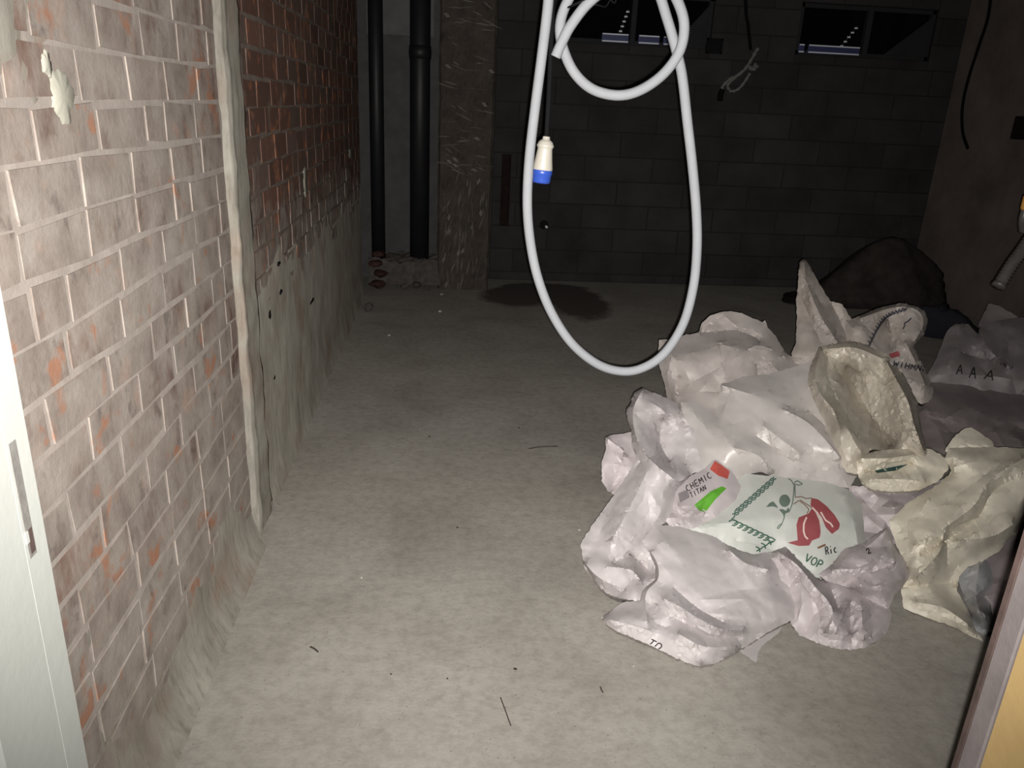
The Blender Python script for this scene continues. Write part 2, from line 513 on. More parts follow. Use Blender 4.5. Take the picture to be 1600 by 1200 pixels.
# recess behind the pipes and right-hand wall
tag(box('wall_recess', (-1.0, YB-0.02, 0.0), (0.0, YB+0.2, ZC), M_plaster), kind='structure')
zz = at_y(620, 55, YB-0.02)[2]
box('plaster_coat', (-0.66, YB-0.035, zz), (-0.12, YB-0.02, ZC), plain('light_plaster', (0.13, 0.129, 0.13), 0.95, 0.05), bpy.data.objects['wall_recess'])
tag(box('wall_right', (XR, YF, 0.0), (XR+0.2, YB+0.2, ZC), M_rwall), kind='structure')
bmf = bmesh.new()
JX0, JX1 = at_y(65, 800, YF)[0], at_y(1540, 1020, YF)[0]
add_box(bmf, (XL-0.25, YF-0.12, 0), (JX0-0.06, YF+0.1, ZC))
add_box(bmf, (JX1+0.11, YF-0.12, 0), (XR+0.2, YF+0.1, ZC))
add_box(bmf, (JX0-0.06, YF-0.12, 2.16), (JX1+0.11, YF+0.1, ZC))
tag(from_bm('wall_front', bmf, M_plaster), kind='structure')

# door frame in the foreground
d1 = tag(empty('door_1', ((JX0+JX1)/2, YF, 0)), kind='structure')
s0, s1 = at_y(24, 690, YF-0.027), at_y(56, 868, YF-0.027)
sz0, sz1 = s1[2], s0[2]
bmj = bmesh.new()
add_box(bmj, (JX0-0.05, YF-0.13, 0), (JX0-0.0004, YF-0.03, 2.15), 0.0)      # frame post
add_box(bmj, (JX0-0.05, YF-0.038, 0), (JX0, YF, 2.15), 0.0)               # stop bead
tag(from_bm('jamb', bmj, M_white, d1), label='white painted steel door jamb')
sp = box('strike_slot', (JX0-0.006, YF-0.034, sz0), (JX0+0.0006, YF-0.021, sz1), M_steel, d1, 0.0003)
tag(sp, label='dull steel strike plate slot')
box('strike_lip', (JX0-0.004, YF-0.036, sz0+0.018), (JX0+0.0016, YF-0.031, sz0+0.030), M_white, sp)
box('latch_hole', (JX0-0.004, YF-0.031, sz0+0.004), (JX0+0.0010, YF-0.023, sz0+0.030), M_brown, sp)
box('head_frame', (JX0-0.05, YF-0.13, 2.10), (JX1+0.05, YF, 2.15), M_white, d1, 0.003)
e0 = JX1
tag(box('jamb', (e0+0.002, YF-0.036, 0), (e0+0.10, YF-0.001, 2.15), M_primer, d1, 0.002), label='dusty mauve-grey door jamb')
box('edge_strip', (e0, YF-0.009, 0), (e0+0.005, YF, 2.15), M_brown, d1, 0.0006)  # thin dark brown strip down the inner edge of the jamb
tag(box('door_leaf', (e0+0.004, YF-0.30, 0.01), (e0+0.045, YF-0.0365, 2.10), M_tan, d1, 0.002), label='edge of a tan plywood door leaf')

# ------------------------------------------------------------------ windows
def window(name, x0, x1, z0, z1, mx, stay, railx):
    w = tag(empty(name, ((x0+x1)/2, YB+0.05, z0)), kind='structure')
    f = 0.035
    ya, yb = YB+0.03, YB+0.10
    for a, b in (((x0, ya, z0), (x1, yb, z0+f)), ((x0, ya, z1-f), (x1, yb, z1)), ((x0, ya, z0), (x0+f, yb, z1)), ((x1-f, ya, z0), (x1, yb, z1))):
        box('window_frame', a, b, M_alu, w, 0.003)
    box('mullion', (mx-0.022, ya-0.01, z0), (mx+0.022, yb, z1), M_alu, w, 0.003)
    box('pane', (x0+f, YB+0.075, z0+f), (mx-0.022, YB+0.081, z1-f), M_glass, w)
    box('pane', (mx+0.022, YB+0.075, z0+f), (x1-f, YB+0.081, z1-f), M_glass, w)
    for (ra, rb_) in railx:
        r = box('film_strip', (ra, YB+0.018, z0+0.012), (rb_, YB+0.030, z0+0.082), M_film, w, 0.002)
        for zo in (0.016, 0.070):
            box('bead', (ra+0.004, YB+0.012, z0+zo), (rb_-0.004, YB+0.019, z0+zo+0.010), M_bright, r)
    (p, q) = stay
    p, q = np.array([p[0], YB+0.02, p[1]]), np.array([q[0], YB+0.02, q[1]])
    st = tube('stay_arm', np.linspace(p, q, 2), 0.007, M_alu, w, 6)
    for k in range(5):
        c = p+(q-p)*(k+0.4)/5
        box('stud', (c[0]-0.013, c[1]-0.014, c[2]-0.006), (c[0]+0.013, c[1]-0.006, c[2]+0.006), M_bright, st)
    return w
def wxz(x, y): 
    p = at_y(x, y, YB+0.02); return (p[0], p[2])
window('window_1', *WIN[0], wxz(991, 30)[0], (wxz(968, 52), wxz(982, 14)), [(wxz(940, 62)[0], wxz(982, 62)[0]), (wxz(997, 66)[0], wxz(1030, 66)[0]), (wxz(1036, 68)[0], wxz(1062, 68)[0])])
w2 = window('window_2', *WIN[1], wxz(1357, 50)[0], (wxz(1312, 75), wxz(1340, 40)), [(wxz(1247, 80)[0], wxz(1256, 80)[0]), (wxz(1262, 80)[0], wxz(1342, 85)[0])])
for (x0, z0, x1, z1, par) in ((3.72, 2.03, 4.12, 2.36, w2), (1.88, 2.03, 2.17, 2.36, bpy.data.objects['window_1'])):
    V = [(x0, YB+0.035, z0), (x1, YB+0.035, z0), (x1, YB+0.035, z1), (x0, YB+0.05, z0), (x1, YB+0.05, z0), (x1, YB+0.05, z1)]
    mesh('sash_corner', V, [(0, 1, 2), (5, 4, 3), (0, 3, 4, 1), (1, 4, 5, 2), (2, 5, 3, 0)], M_alu, par)

# ------------------------------------------------------------------ column, pipes and rubble in the far left corner
CX0, CX1, CY = at_y(684, 300, 6.5)[0], at_y(768, 300, 6.5)[0], 6.5
hc = tag(empty('concrete_column', ((CX0+CX1)/2, CY, 0)), 'rough hacked concrete column covered in pale chisel marks', 'column')
def colf(u, v):
    return (CX0+u*(CX1-CX0)+0.004*nz(v, u*3), CY+0.012*nz(u*0.7, v*0.8, 1.6)+0.006*nz(u*2, v*2, 2.7)+(0.03 if u in (0.0, 1.0) else 0.0), v)
grid_mesh('front_face', np.linspace(0, 1, 26), np.arange(0, ZC+0.01, 0.03), colf, MHACK, hc, False)
box('shaft', (CX0, CY+0.028, 0), (CX1, YB-0.02, ZC), MHACK, hc)
rc = random.Random(31)
V, F = [], []
for i in range(150):
    z = rc.uniform(0.03, 1.05) if i < 95 else rc.uniform(1.0, 2.3)
    xx = rc.uniform(CX0+0.04, CX1-0.03)
    ang = (math.pi/2 + rc.uniform(-0.35, 0.15)) if z < 0.95 else rc.uniform(-0.6, 0.15)
    L, W = (rc.uniform(0.025, 0.10), rc.uniform(0.003, 0.008)) if i % 9 else (0.03, 0.014)
    dx, dz = math.cos(ang), math.sin(ang)
    b = len(V)
    yq = CY - 0.020
    for (s, w, y) in ((-1, 0, 0.012), (-0.2, 1, 0.010), (1, 0, 0.012), (0.1, -1, 0.010), (0, 0, 0.0)):
        V.append((xx+dx*L*s-dz*W*w, yq+y, z+dz*L*s+dx*W*w))
    F += [(b, b+1, b+4), (b+1, b+2, b+4), (b+2, b+3, b+4), (b+3, b, b+4)]
tag(mesh('chisel_marks', V, F, M_chip, hc), kind='stuff')

def pipe(px, rad, ypos, z0, label, collars):
    x = at_y(px, 200, ypos)[0]
    p = tag(empty('drain_pipe', (x, ypos, z0)), label, 'pipe')
    tube('pipe_wall', np.linspace((x, ypos, z0), (x, ypos, ZC), 3), rad, M_bpipe, p, 24)
    for z in collars:
        tube('collar', np.linspace((x, ypos, z-0.05), (x, ypos, z+0.05), 3), [rad*1.06, rad*1.1, rad*1.06], M_bpipe, p, 24)
    return p
pipe(656, 0.082, 6.72, 0.22, 'thick black drain pipe close to the hacked concrete column', [at_y(656, 82, 6.72)[2]])
pipe(589, 0.058, 6.66, 0.22, 'thinner black drain pipe at the end of the brick wall', [])

def lump(name, c, r, seed, mat, sq=(1, 1, 0.8), detail=2, parent=None):
    q = random.Random(seed)
    bm = bmesh.new()
    bmesh.ops.create_icosphere(bm, subdivisions=detail, radius=1.0)
    dirs = [Vector((q.gauss(0, 1), q.gauss(0, 1), q.gauss(0, 1))).normalized() for _ in range(9)]
    for v in bm.verts:
        n = v.co.normalized()
        m = 1.0
        for d in dirs:
            k = n.dot(d)
            if k > 0.62: m = min(m, 0.62/k)
        m += q.uniform(-0.04, 0.04)
        v.co = Vector((n.x*sq[0], n.y*sq[1], n.z*sq[2]))*m*r
    lo = min(v.co.z for v in bm.verts)
    for v in bm.verts: v.co += Vector((float(c[0]), float(c[1]), float(c[2])-lo))
    return from_bm(name, bm, mat, parent)
# masonry plinth the two pipes stand in
def plinth(u, v):
    x = XL+0.02+u*0.60
    z = 0.225+0.035*nz(u*0.5, v, 1.3)
    return (x, 6.50+0.43*v + 0.02*nz(u, v), z*(0.15 if v == 0 else 1.0) if v < 0.08 else z)
pl = tag(grid_mesh('mortar_plinth', np.linspace(0, 1, 24), np.linspace(0, 1, 18), plinth, M_lump, None, False), 'rough mortar bed around the feet of the black pipes', 'rubble')
for k, (dx, dz) in enumerate(((0.0, 0.0), (0.02, 0.085), (-0.005, 0.175), (0.012, 0.26))):
    lump('brick_stub', (XL+0.095+dx, 6.46+0.02*k, dz), 0.085-0.006*k, 60+k, M_redlump, (1.0, 1.2, 0.55), 2, pl)
rows = [((612, 440), 0.05, 'dark concrete lump below the thin black pipe'), ((632, 447), 0.045, 'rounded concrete lump between the two black pipes'),
        ((651, 445), 0.055, 'larger concrete lump below the thick black pipe'), ((668, 447), 0.035, 'small concrete lump against the foot of the hacked column')]
for i, ((x, y), r_, lb) in enumerate(rows):
    c = floor_at(x, y+6)
    tag(lump('concrete_lump', c, r_, 40+i, M_lump), lb, 'rubble', 'lumps at the pipe feet')
tag(lump('broken_lump', floor_at(577, 487), 0.05, 51, M_lump, (0.8, 0.8, 1.0)), 'small dark broken lump at the far foot of the brick wall', 'rubble')

# things on the block wall
p0, p1 = at_y(792, 241, YB-0.01), at_y(790, 353, YB-0.01)
stp = tag(empty('steel_strip', (p0[0], YB, p1[2])), 'dark rusty steel strip standing upright on the block wall beside the column', 'strip')
box('strip_face', (p0[0]-0.040, YB-0.022, p1[2]), (p0[0]+0.040, YB-0.004, p0[2]), M_rust, stp, 0.003)
box('strip_flange', (p0[0]+0.028, YB-0.045, p1[2]), (p0[0]+0.036, YB-0.022, p0[2]), M_rust, stp)
c = at_y(850, 351, YB)
sb = tag(empty('pipe_stub', (c[0], YB, c[2]-0.04)), 'short shiny pipe end sticking out of the block wall', 'pipe')
tube('stub_tube', np.array([(c[0]+0.015, YB+0.004, c[2]-0.01), (c[0]+0.02, YB-0.05, c[2]-0.015)]), 0.011, M_bright, sb, 10)
tube('dark_hole_disc', np.array([(c[0], YB+0.004, c[2]), (c[0], YB-0.008, c[2])]), [0.045, 0.034], M_dark, sb, 9, False)  # black disc paints the shade of the hole round the stub
c = at_y(1116, 72, YB)
bx_ = tag(empty('dark_hole_box', (c[0], YB, c[2]-0.06)), 'dark square box in place of a chiselled hole high on the block wall between the windows', 'box')  # dark box added where the wall has a chiselled recess
for a, b in (((-0.07, -0.012, -0.06), (-0.055, 0.004, 0.06)), ((0.055, -0.012, -0.06), (0.07, 0.004, 0.06)), ((-0.07, -0.012, -0.06), (0.07, 0.004, -0.045)), ((-0.07, -0.012, 0.045), (0.07, 0.004, 0.06))):
    box('box_rim', (c[0]+a[0], YB+a[1], c[2]+a[2]), (c[0]+b[0], YB+b[1], c[2]+b[2]), M_dark, bx_)
box('box_back', (c[0]-0.06, YB-0.006, c[2]-0.05), (c[0]+0.06, YB+0.004, c[2]+0.05), M_dark, bx_)

# dangling cable with pale tails
CB = 6.45
hcab = tag(empty('hanging_cable', at_y(1168, 70, CB)), 'dark cable hanging before the block wall with a tangle of pale wire tails', 'cable')
P = catmull([at_y(1163, -190, CB), at_y(1165, 0, CB), at_y(1169, 40, CB), at_y(1173, 78, CB)], 6)
tube('cable', P, 0.012, M_cable, hcab, 8)
M_tail = plain('pale_wire', (0.14, 0.135, 0.128), 0.7, 0.3, 0.1)
for pts, r_ in (([(1185, 75), (1178, 85), (1170, 100), (1158, 114), (1140, 124), (1130, 134), (1128, 141)], 0.014),
                ([(1181, 82), (1172, 96), (1164, 108), (1150, 120), (1137, 133), (1140, 141)], 0.012),
                ([(1172, 114), (1166, 124), (1157, 136), (1148, 142), (1139, 142)], 0.012),
                ([(1178, 101), (1182, 104), (1176, 108), (1170, 104)], 0.018)):
    P = catmull([at_y(x, y, CB-0.02+0.01*i) for i, (x, y) in enumerate(pts)], 5)
    tube('wire_tail', P, [r_*(1+0.25*math.sin(i*1.7)) for i in range(len(P))], M_tail, hcab, 8)
P = catmull([at_y(1129, 140, CB), at_y(1126, 148, CB), at_y(1125, 158, CB)], 4)
tube('cable_end', P, 0.022, M_cable, hcab, 8)

# cable and box on the right wall
P = [at_x(x, y, XR-0.02) for x, y in ((1552, -60), (1545, 20), (1530, 70), (1514, 120), (1504, 165), (1504, 205), (1512, 232))]
tag(tube('wall_cable', catmull(P, 6), 0.012, M_cable), 'black cable looping down the brown right-hand wall', 'cable')
c = at_x(1598, 200, XR)
sx = tag(empty('socket_box', (XR, c[1], c[2]-0.1)), 'dark socket box on the brown right-hand wall', 'box')
box('back_box', (XR-0.03, c[1]-0.08, c[2]-0.085), (XR+0.005, c[1]+0.08, c[2]+0.085), M_dark, sx, 0.006)
box('face_rim', (XR-0.036, c[1]-0.065, c[2]-0.07), (XR-0.03, c[1]+0.065, c[2]+0.07), M_rust, sx, 0.002)

# soil heap and black sheeting in the far right corner
def heap(cx, cy, rx, ry, h, seed, name, mat, label, cat, rough=0.03):
    V, F = [], []
    nr, na = 12, 36
    V.append((cx, cy, h))
    for i in range(1, nr+1):
        t = i/nr
        for k in range(na):
            a = 2*math.pi*k/na
            w = 1+0.12*math.sin(2*a+seed)+0.08*math.sin(5*a+seed*2)
            x, y = cx+rx*t*w*math.cos(a), cy+ry*t*w*math.sin(a)
            z = h*(0.5+0.5*math.cos(math.pi*t))**1.1 + rough*nz(x*0.5, y*0.5, 1.2)*(1-t)
            V.append((min(x, XR-0.01), min(y, YB-0.015), max(z, 0.001) if i < nr else -0.005))
    for k in range(na): F.append((0, 1+k, 1+(k+1) % na))
    for i in range(nr-1):
        for k in range(na):
            k2 = (k+1) % na
            F.append((1+i*na+k, 1+(i+1)*na+k, 1+(i+1)*na+k2, 1+i*na+k2))
    return tag(mesh(name, V, F, mat, None, True), label, cat)
heap(3.90, 6.50, 0.92, 0.44, 0.56, 1, 'soil_heap', M_sand, 'dark heap of soil against the far block wall', 'heap')
heap(3.85, 5.55, 0.40, 0.33, 0.22, 3, 'plastic_sheet', M_bag, 'crumpled black plastic sheet lying before the dark soil heap', 'sheet', 0.10)

# ------------------------------------------------------------------ hanging conduit, cable and plug
YC = 2.0
path = [(868, 89, 1.975), (878, 66, 1.972), (893, 38, 1.97), (922, 2, 1.97), (965, -28, 1.98), (1012, -38, 1.99), (1045, -20, 1.985), (1064, 15, 1.975), (1069, 48, 1.97),
        (1060, 84, 1.97), (1034, 118, 1.975), (998, 142, 1.98), (963, 149, 1.985), (925, 139, 1.99), (897, 113, 2.0), (880, 76, 2.01), (875, 42, 2.01), (884, 8, 2.01),
        (908, -30, 2.01), (950, -58, 2.02), (1000, -52, 2.02), (1026, -18, 2.02), (1042, 28, 2.02), (1056, 76, 2.015), (1066, 120, 2.01), (1074, 190, 2.0),
        (1082, 260, 2.0), (1088, 330, 2.0), (1089, 390, 2.0), (1083, 450, 2.0), (1067, 507, 2.0), (1038, 552, 2.0), (1004, 575, 2.0), (970, 580, 2.0), (932, 568, 2.0),
        (893, 536, 2.0), (862, 489, 2.0), (841, 436, 2.0), (829, 380, 2.0), (824, 320, 2.0), (827, 250, 2.0), (836, 170, 2.0), (847, 85, 2.0), (857, 0, 2.0), (862, -80, 2.0), (866, -200, 2.0), (868, -440, 2.0)]
P = catmull([at_y(*p) for p in path], 10)
P[:, 2] = np.minimum(P[:, 2], ZC)
P = resample(P, 0.0022)
rad = [0.0124+0.0008*(1 if (i//1) % 2 else -1) for i in range(len(P))]
V, F = tube_data(P, rad, 12)
tag(mesh('conduit', V, F, M_conduit, None, True), 'white corrugated conduit hanging in a long loop with a small coil on top', 'conduit')
# wire that ties the coil to the ceiling
a0 = at_y(905, 4, 1.985)
ring = [a0+np.array([0.026*math.cos(t), 0.028*math.sin(t), 0.012*math.cos(t)]) for t in np.linspace(0, 2*math.pi, 13)]
tw = tag(empty('tie_wire', a0), 'thin dark tie wire twisted round the white conduit coil', 'wire')
tube('wire_loop', np.array(ring), 0.0018, M_cable, tw, 6)
tube('wire_tail', catmull([a0+np.array([0.02, 0, 0.0]), at_y(935, 8, 2.0), at_y(952, 2, 2.03), at_y(975, -90, 2.03), (at_y(975, -90, 2.03)[0], 2.03, ZC)], 6), 0.002, M_cable, tw, 6)
# black flex and industrial connector
CP = 2.03
top, bot = at_y(854, 213, CP), at_y(845, 286, CP)
cx_ = tag(empty('power_connector', bot), 'cream and blue industrial plug connector hanging on a black flex', 'connector')
ax = (bot-top)
prof = [(0.0, 0.008), (0.02, 0.0095), (0.07, 0.0098), (0.08, 0.013), (0.12, 0.018), (0.17, 0.0205), (0.19, 0.022), (0.22, 0.0215), (0.24, 0.0195), (0.27, 0.019), (0.5, 0.0225), (0.66, 0.0255), (0.705, 0.026), (0.72, 0.0245)]
tube('body', np.array([top+ax*t for t, r_ in prof]), [r_ for t, r_ in prof], M_plug, cx_, 24)
prof = [(0.70, 0.0240), (0.72, 0.0262), (0.80, 0.0262), (0.82, 0.0245), (0.95, 0.0240), (0.985, 0.0225), (1.0, 0.019)]
bl = tube('collar', np.array([top+ax*t for t, r_ in prof]), [r_ for t, r_ in prof], M_blue, cx_, 24)
lid = at_y(834, 276, CP-0.015)
box('lid_hinge', tuple(top+ax*0.80+np.array([-0.032, -0.008, -0.012])), tuple(top+ax*0.80+np.array([-0.02, 0.008, 0.012])), M_blue, bl, 0.002)
P = catmull([at_y(868, -440, CP+0.02), at_y(866, -100, CP+0.02), at_y(864, 0, CP+0.02), at_y(861, 70, CP+0.02), at_y(858, 140, CP+0.01), top+np.array([0, 0, 0.01]), top+ax*0.05], 8)
P[:, 2] = np.minimum(P[:, 2], ZC)
tag(tube('flex_cable', P, 0.0062, M_cable, None, 10), 'black flex dropping from the ceiling to the blue connector', 'cable')

# corrugated hose and yellow clip at the right edge
HY = 3.05
P = catmull([at_y(x, y, HY+0.03*i) for i, (x, y) in enumerate(((1561, 446), (1580, 415), (1602, 384), (1628, 340), (1640, 270), (1642, 150), (1642, -60), (1642, -420)))], 10)
P[:, 2] = np.minimum(P[:, 2], ZC)
P = resample(P, 0.008)
M_hose = plain('grey_hose', (0.085, 0.077, 0.075), 0.35, 0.5, 0.15, 30)
hz_ = tag(empty('corrugated_hose', P[0]), 'grey corrugated hose end hanging down at the right edge', 'hose')
V, F = tube_data(P, [0.026+(0.0030 if i % 2 else -0.0045) for i in range(len(P))], 14, False)
mesh('hose_wall', V, F, M_hose, hz_, True)
tube('mouth_ring', np.array([P[0]-(P[2]-P[0])*0.6, P[0], P[1]]), [0.028, 0.030, 0.027], M_hose, hz_, 14)
cc = at_y(1606, 316, HY+0.02)
yc = tag(empty('yellow_cap', cc), 'small yellow-orange plastic cap beside the corrugated hose', 'cap')
tube('cap_shell', np.array([cc+np.array([0, 0, -0.034]), cc+np.array([0, 0, -0.024]), cc+np.array([0, 0, 0.02]), cc+np.array([0.002, 0, 0.034])]), [0.017, 0.022, 0.022, 0.015], plain('yellow_plastic', (0.55, 0.27, 0.06), 0.5, 0.4), yc, 14)
tube('cap_tail', catmull([cc+np.array([0, 0, -0.03]), cc+np.array([0.0, 0, -0.07]), cc+np.array([0.03, 0.02, -0.12])], 5), 0.018, M_hose, yc, 10)
tube('cap_cord', catmull([cc+np.array([0.002, 0, 0.03]), cc+np.array([0.01, 0, 0.2]), np.array([cc[0]+0.05, cc[1], ZC])], 5), 0.006, M_cable, yc, 8)

# ------------------------------------------------------------------ litter on the floor
def twig(pts, r_, label, mat=M_twig):
    P = []
    for i, (x, y) in enumerate(pts):
        q = floor_at(x, y); q[2] = r_+0.001
        P.append(q)
    return tag(tube('twig', catmull(P, 4), r_, mat, None, 6), label, 'twig', 'twigs on the floor')
twig([(826, 702), (845, 699), (871, 698)], 0.0022, 'thin dark twig lying mid-floor left of the sack pile')
twig([(782, 1091), (789, 1110), (798, 1135)], 0.0016, 'thin bent twig on the floor nearest the doorway')
twig([(485, 1012), (491, 1015), (497, 1020)], 0.0024, 'short dark splinter on the floor near the left wall')
twig([(938, 1075), (940, 1080), (942, 1083)], 0.002, 'tiny dark splinter on the floor before the front sack')
def crumb(x, y, r_, seed, label, mat=M_twig):
    return tag(lump('floor_crumb', floor_at(x, y), r_, seed, mat, (1, 1, 0.6), 1), label, 'crumb', 'crumbs on the floor')
crumb(805, 1046, 0.006, 1, 'round black crumb on the floor left of the front sack')
crumb(699, 1061, 0.004, 2, 'tiny dark crumb left of the thin bent twig')
crumb(611, 1054, 0.004, 3, 'dark speck on the floor right of the short splinter')
crumb(715, 825, 0.006, 4, 'dark pebble in the middle of the bare floor')
crumb(565, 903, 0.006, 5, 'pale crumb on the floor beside the near brick wall', M_stone)
crumb(905, 829, 0.007, 6, 'pale crumb just left of the sack pile', M_stone)
crumb(671, 683, 0.007, 7, 'dark pebble on the floor towards the far left', M_twig)
crumb(811, 669, 0.007, 8, 'dark pebble behind the mid-floor twig', M_twig)
crumb(687, 488, 0.02, 9, 'pale crumb on the far floor before the hacked column', M_stone)
crumb(690, 461, 0.02, 10, 'pale crumb at the very foot of the hacked column', M_stone)
crumb(608, 525, 0.012, 11, 'pale crumb on the floor near the far end of the brick wall', M_stone)
crumb(990, 1042, 0.004, 12, 'pale fleck on the floor below the front sack', M_stone)

#SACKS
# ------------------------------------------------------------------ the pile of woven sacks
HY_ = [(380, 3.2), (405, 3.15), (500, 3.0), (600, 2.75), (700, 2.5), (800, 2.3), (870, 2.15), (950, 1.99), (1040, 1.775), (1100, 1.65)]
def heap_y(y):
    return np.interp(y, [a for a, b in HY_], [b for a, b in HY_])
def inside(poly, P):
    x, y = P[:, 0], P[:, 1]
    c = np.zeros(len(P), bool)
    n = len(poly)
    for i in range(n):
        x1, y1 = poly[i]; x2, y2 = poly[(i+1) % n]
        cond = ((y1 > y) != (y2 > y)) & (x < (x2-x1)*(y-y1)/((y2-y1) if y2 != y1 else 1e-9)+x1)
        c ^= cond
    return c
def coarse(P, cell, seed, ang, aniso):
    r = np.random.RandomState(seed)
    ca, sa = math.cos(ang), math.sin(ang)
    Q = np.stack([(P[:, 0]*ca+P[:, 1]*sa)/aniso, -P[:, 0]*sa+P[:, 1]*ca], 1)
    lo, hi = Q.min(0)-cell*1.5, Q.max(0)+cell*1.5
    gx, gy = np.meshgrid(np.arange(lo[0], hi[0], cell), np.arange(lo[1], hi[1], cell))
    C = np.stack([gx.ravel(), gy.ravel()], 1) + r.uniform(-0.42, 0.42, (gx.size, 2))*cell
    h = 0.5*r.uniform(-1, 1, len(C))
    for th, lam, wt in ((math.pi/2, 3.1, 0.55), (math.pi/2+r.uniform(0.3, 0.6), 4.3, 0.45), (r.uniform(-0.5, 0.5), 4.6, 0.35)):
        u = (C[:, 0]*math.cos(th)+C[:, 1]*math.sin(th))/(cell*lam)+r.uniform(0, 1)+0.12*np.sin(C[:, 0]/cell*0.7+r.uniform(0, 6))
        h = h + wt*(4*np.abs((u % 1.0)-0.5)-1)
    res = delaunay_2d_cdt([Vector(c) for c in C], [], [], 0, 1e-5)
    tri = [[res[3][i][0] for i in f] for f in res[2]]
    X = np.stack([C[:, 0]*aniso*ca-C[:, 1]*sa, C[:, 0]*aniso*sa+C[:, 1]*ca], 1)
    return X, h, tri, C
def eval_facets(P, X, h, tri):
    out = np.zeros(len(P))
    for f in tri:
        a, b, c = X[f[0]], X[f[1]], X[f[2]]
        mn, mx = np.minimum(np.minimum(a, b), c)-1e-6, np.maximum(np.maximum(a, b), c)+1e-6
        idx = np.where((P[:, 0] >= mn[0]) & (P[:, 0] <= mx[0]) & (P[:, 1] >= mn[1]) & (P[:, 1] <= mx[1]))[0]
        if not len(idx): continue
        q = P[idx]
        det = (b[0]-a[0])*(c[1]-a[1])-(c[0]-a[0])*(b[1]-a[1])
        if abs(det) < 1e-9: continue
        l1 = ((q[:, 0]-a[0])*(c[1]-a[1])-(c[0]-a[0])*(q[:, 1]-a[1]))/det
        l2 = ((b[0]-a[0])*(q[:, 1]-a[1])-(q[:, 0]-a[0])*(b[1]-a[1]))/det
        ok = (l1 >= -1e-6) & (l2 >= -1e-6) & (l1+l2 <= 1+1e-6)
        out[idx[ok]] = h[f[0]]*(1-l1[ok]-l2[ok])+h[f[1]]*l1[ok]+h[f[2]]*l2[ok]
    return out
def facet_field(P, cell, seed, ang=0.0, aniso=1.0):
    """piecewise flat crumple: random heights on scattered points, joined by flat triangles"""
    r = np.random.RandomState(seed)
    ca, sa = math.cos(ang), math.sin(ang)
    Q = np.stack([(P[:, 0]*ca+P[:, 1]*sa)/aniso, -P[:, 0]*sa+P[:, 1]*ca], 1)
    lo, hi = Q.min(0)-cell*1.5, Q.max(0)+cell*1.5
    gx, gy = np.meshgrid(np.arange(lo[0], hi[0], cell), np.arange(lo[1], hi[1], cell))
    C = np.stack([gx.ravel(), gy.ravel()], 1) + r.uniform(-0.42, 0.42, (gx.size, 2))*cell
    h = r.uniform(-1, 1, len(C))
    res = delaunay_2d_cdt([Vector(c) for c in C], [], [], 0, 1e-5)
    pv = np.array([tuple(v) for v in res[0]])
    out = np.zeros(len(P))
    hh = np.array([h[o[0]] if o else 0 for o in res[3]])
    for f in res[2]:
        a, b, c = pv[f[0]], pv[f[1]], pv[f[2]]
        mn, mx = np.minimum(np.minimum(a, b), c), np.maximum(np.maximum(a, b), c)
        idx = np.where((Q[:, 0] >= mn[0]) & (Q[:, 0] <= mx[0]) & (Q[:, 1] >= mn[1]) & (Q[:, 1] <= mx[1]))[0]
        if not len(idx): continue
        q = Q[idx]
        det = (b[0]-a[0])*(c[1]-a[1])-(c[0]-a[0])*(b[1]-a[1])
        if abs(det) < 1e-9: continue
        l1 = ((q[:, 0]-a[0])*(c[1]-a[1])-(c[0]-a[0])*(q[:, 1]-a[1]))/det
        l2 = ((b[0]-a[0])*(q[:, 1]-a[1])-(q[:, 0]-a[0])*(b[1]-a[1]))/det
        ok = (l1 >= -1e-6) & (l2 >= -1e-6) & (l1+l2 <= 1+1e-6)
        out[idx[ok]] = hh[f[0]]*(1-l1[ok]-l2[ok])+hh[f[1]]*l1[ok]+hh[f[2]]*l2[ok]
    return out
SACKS = {}
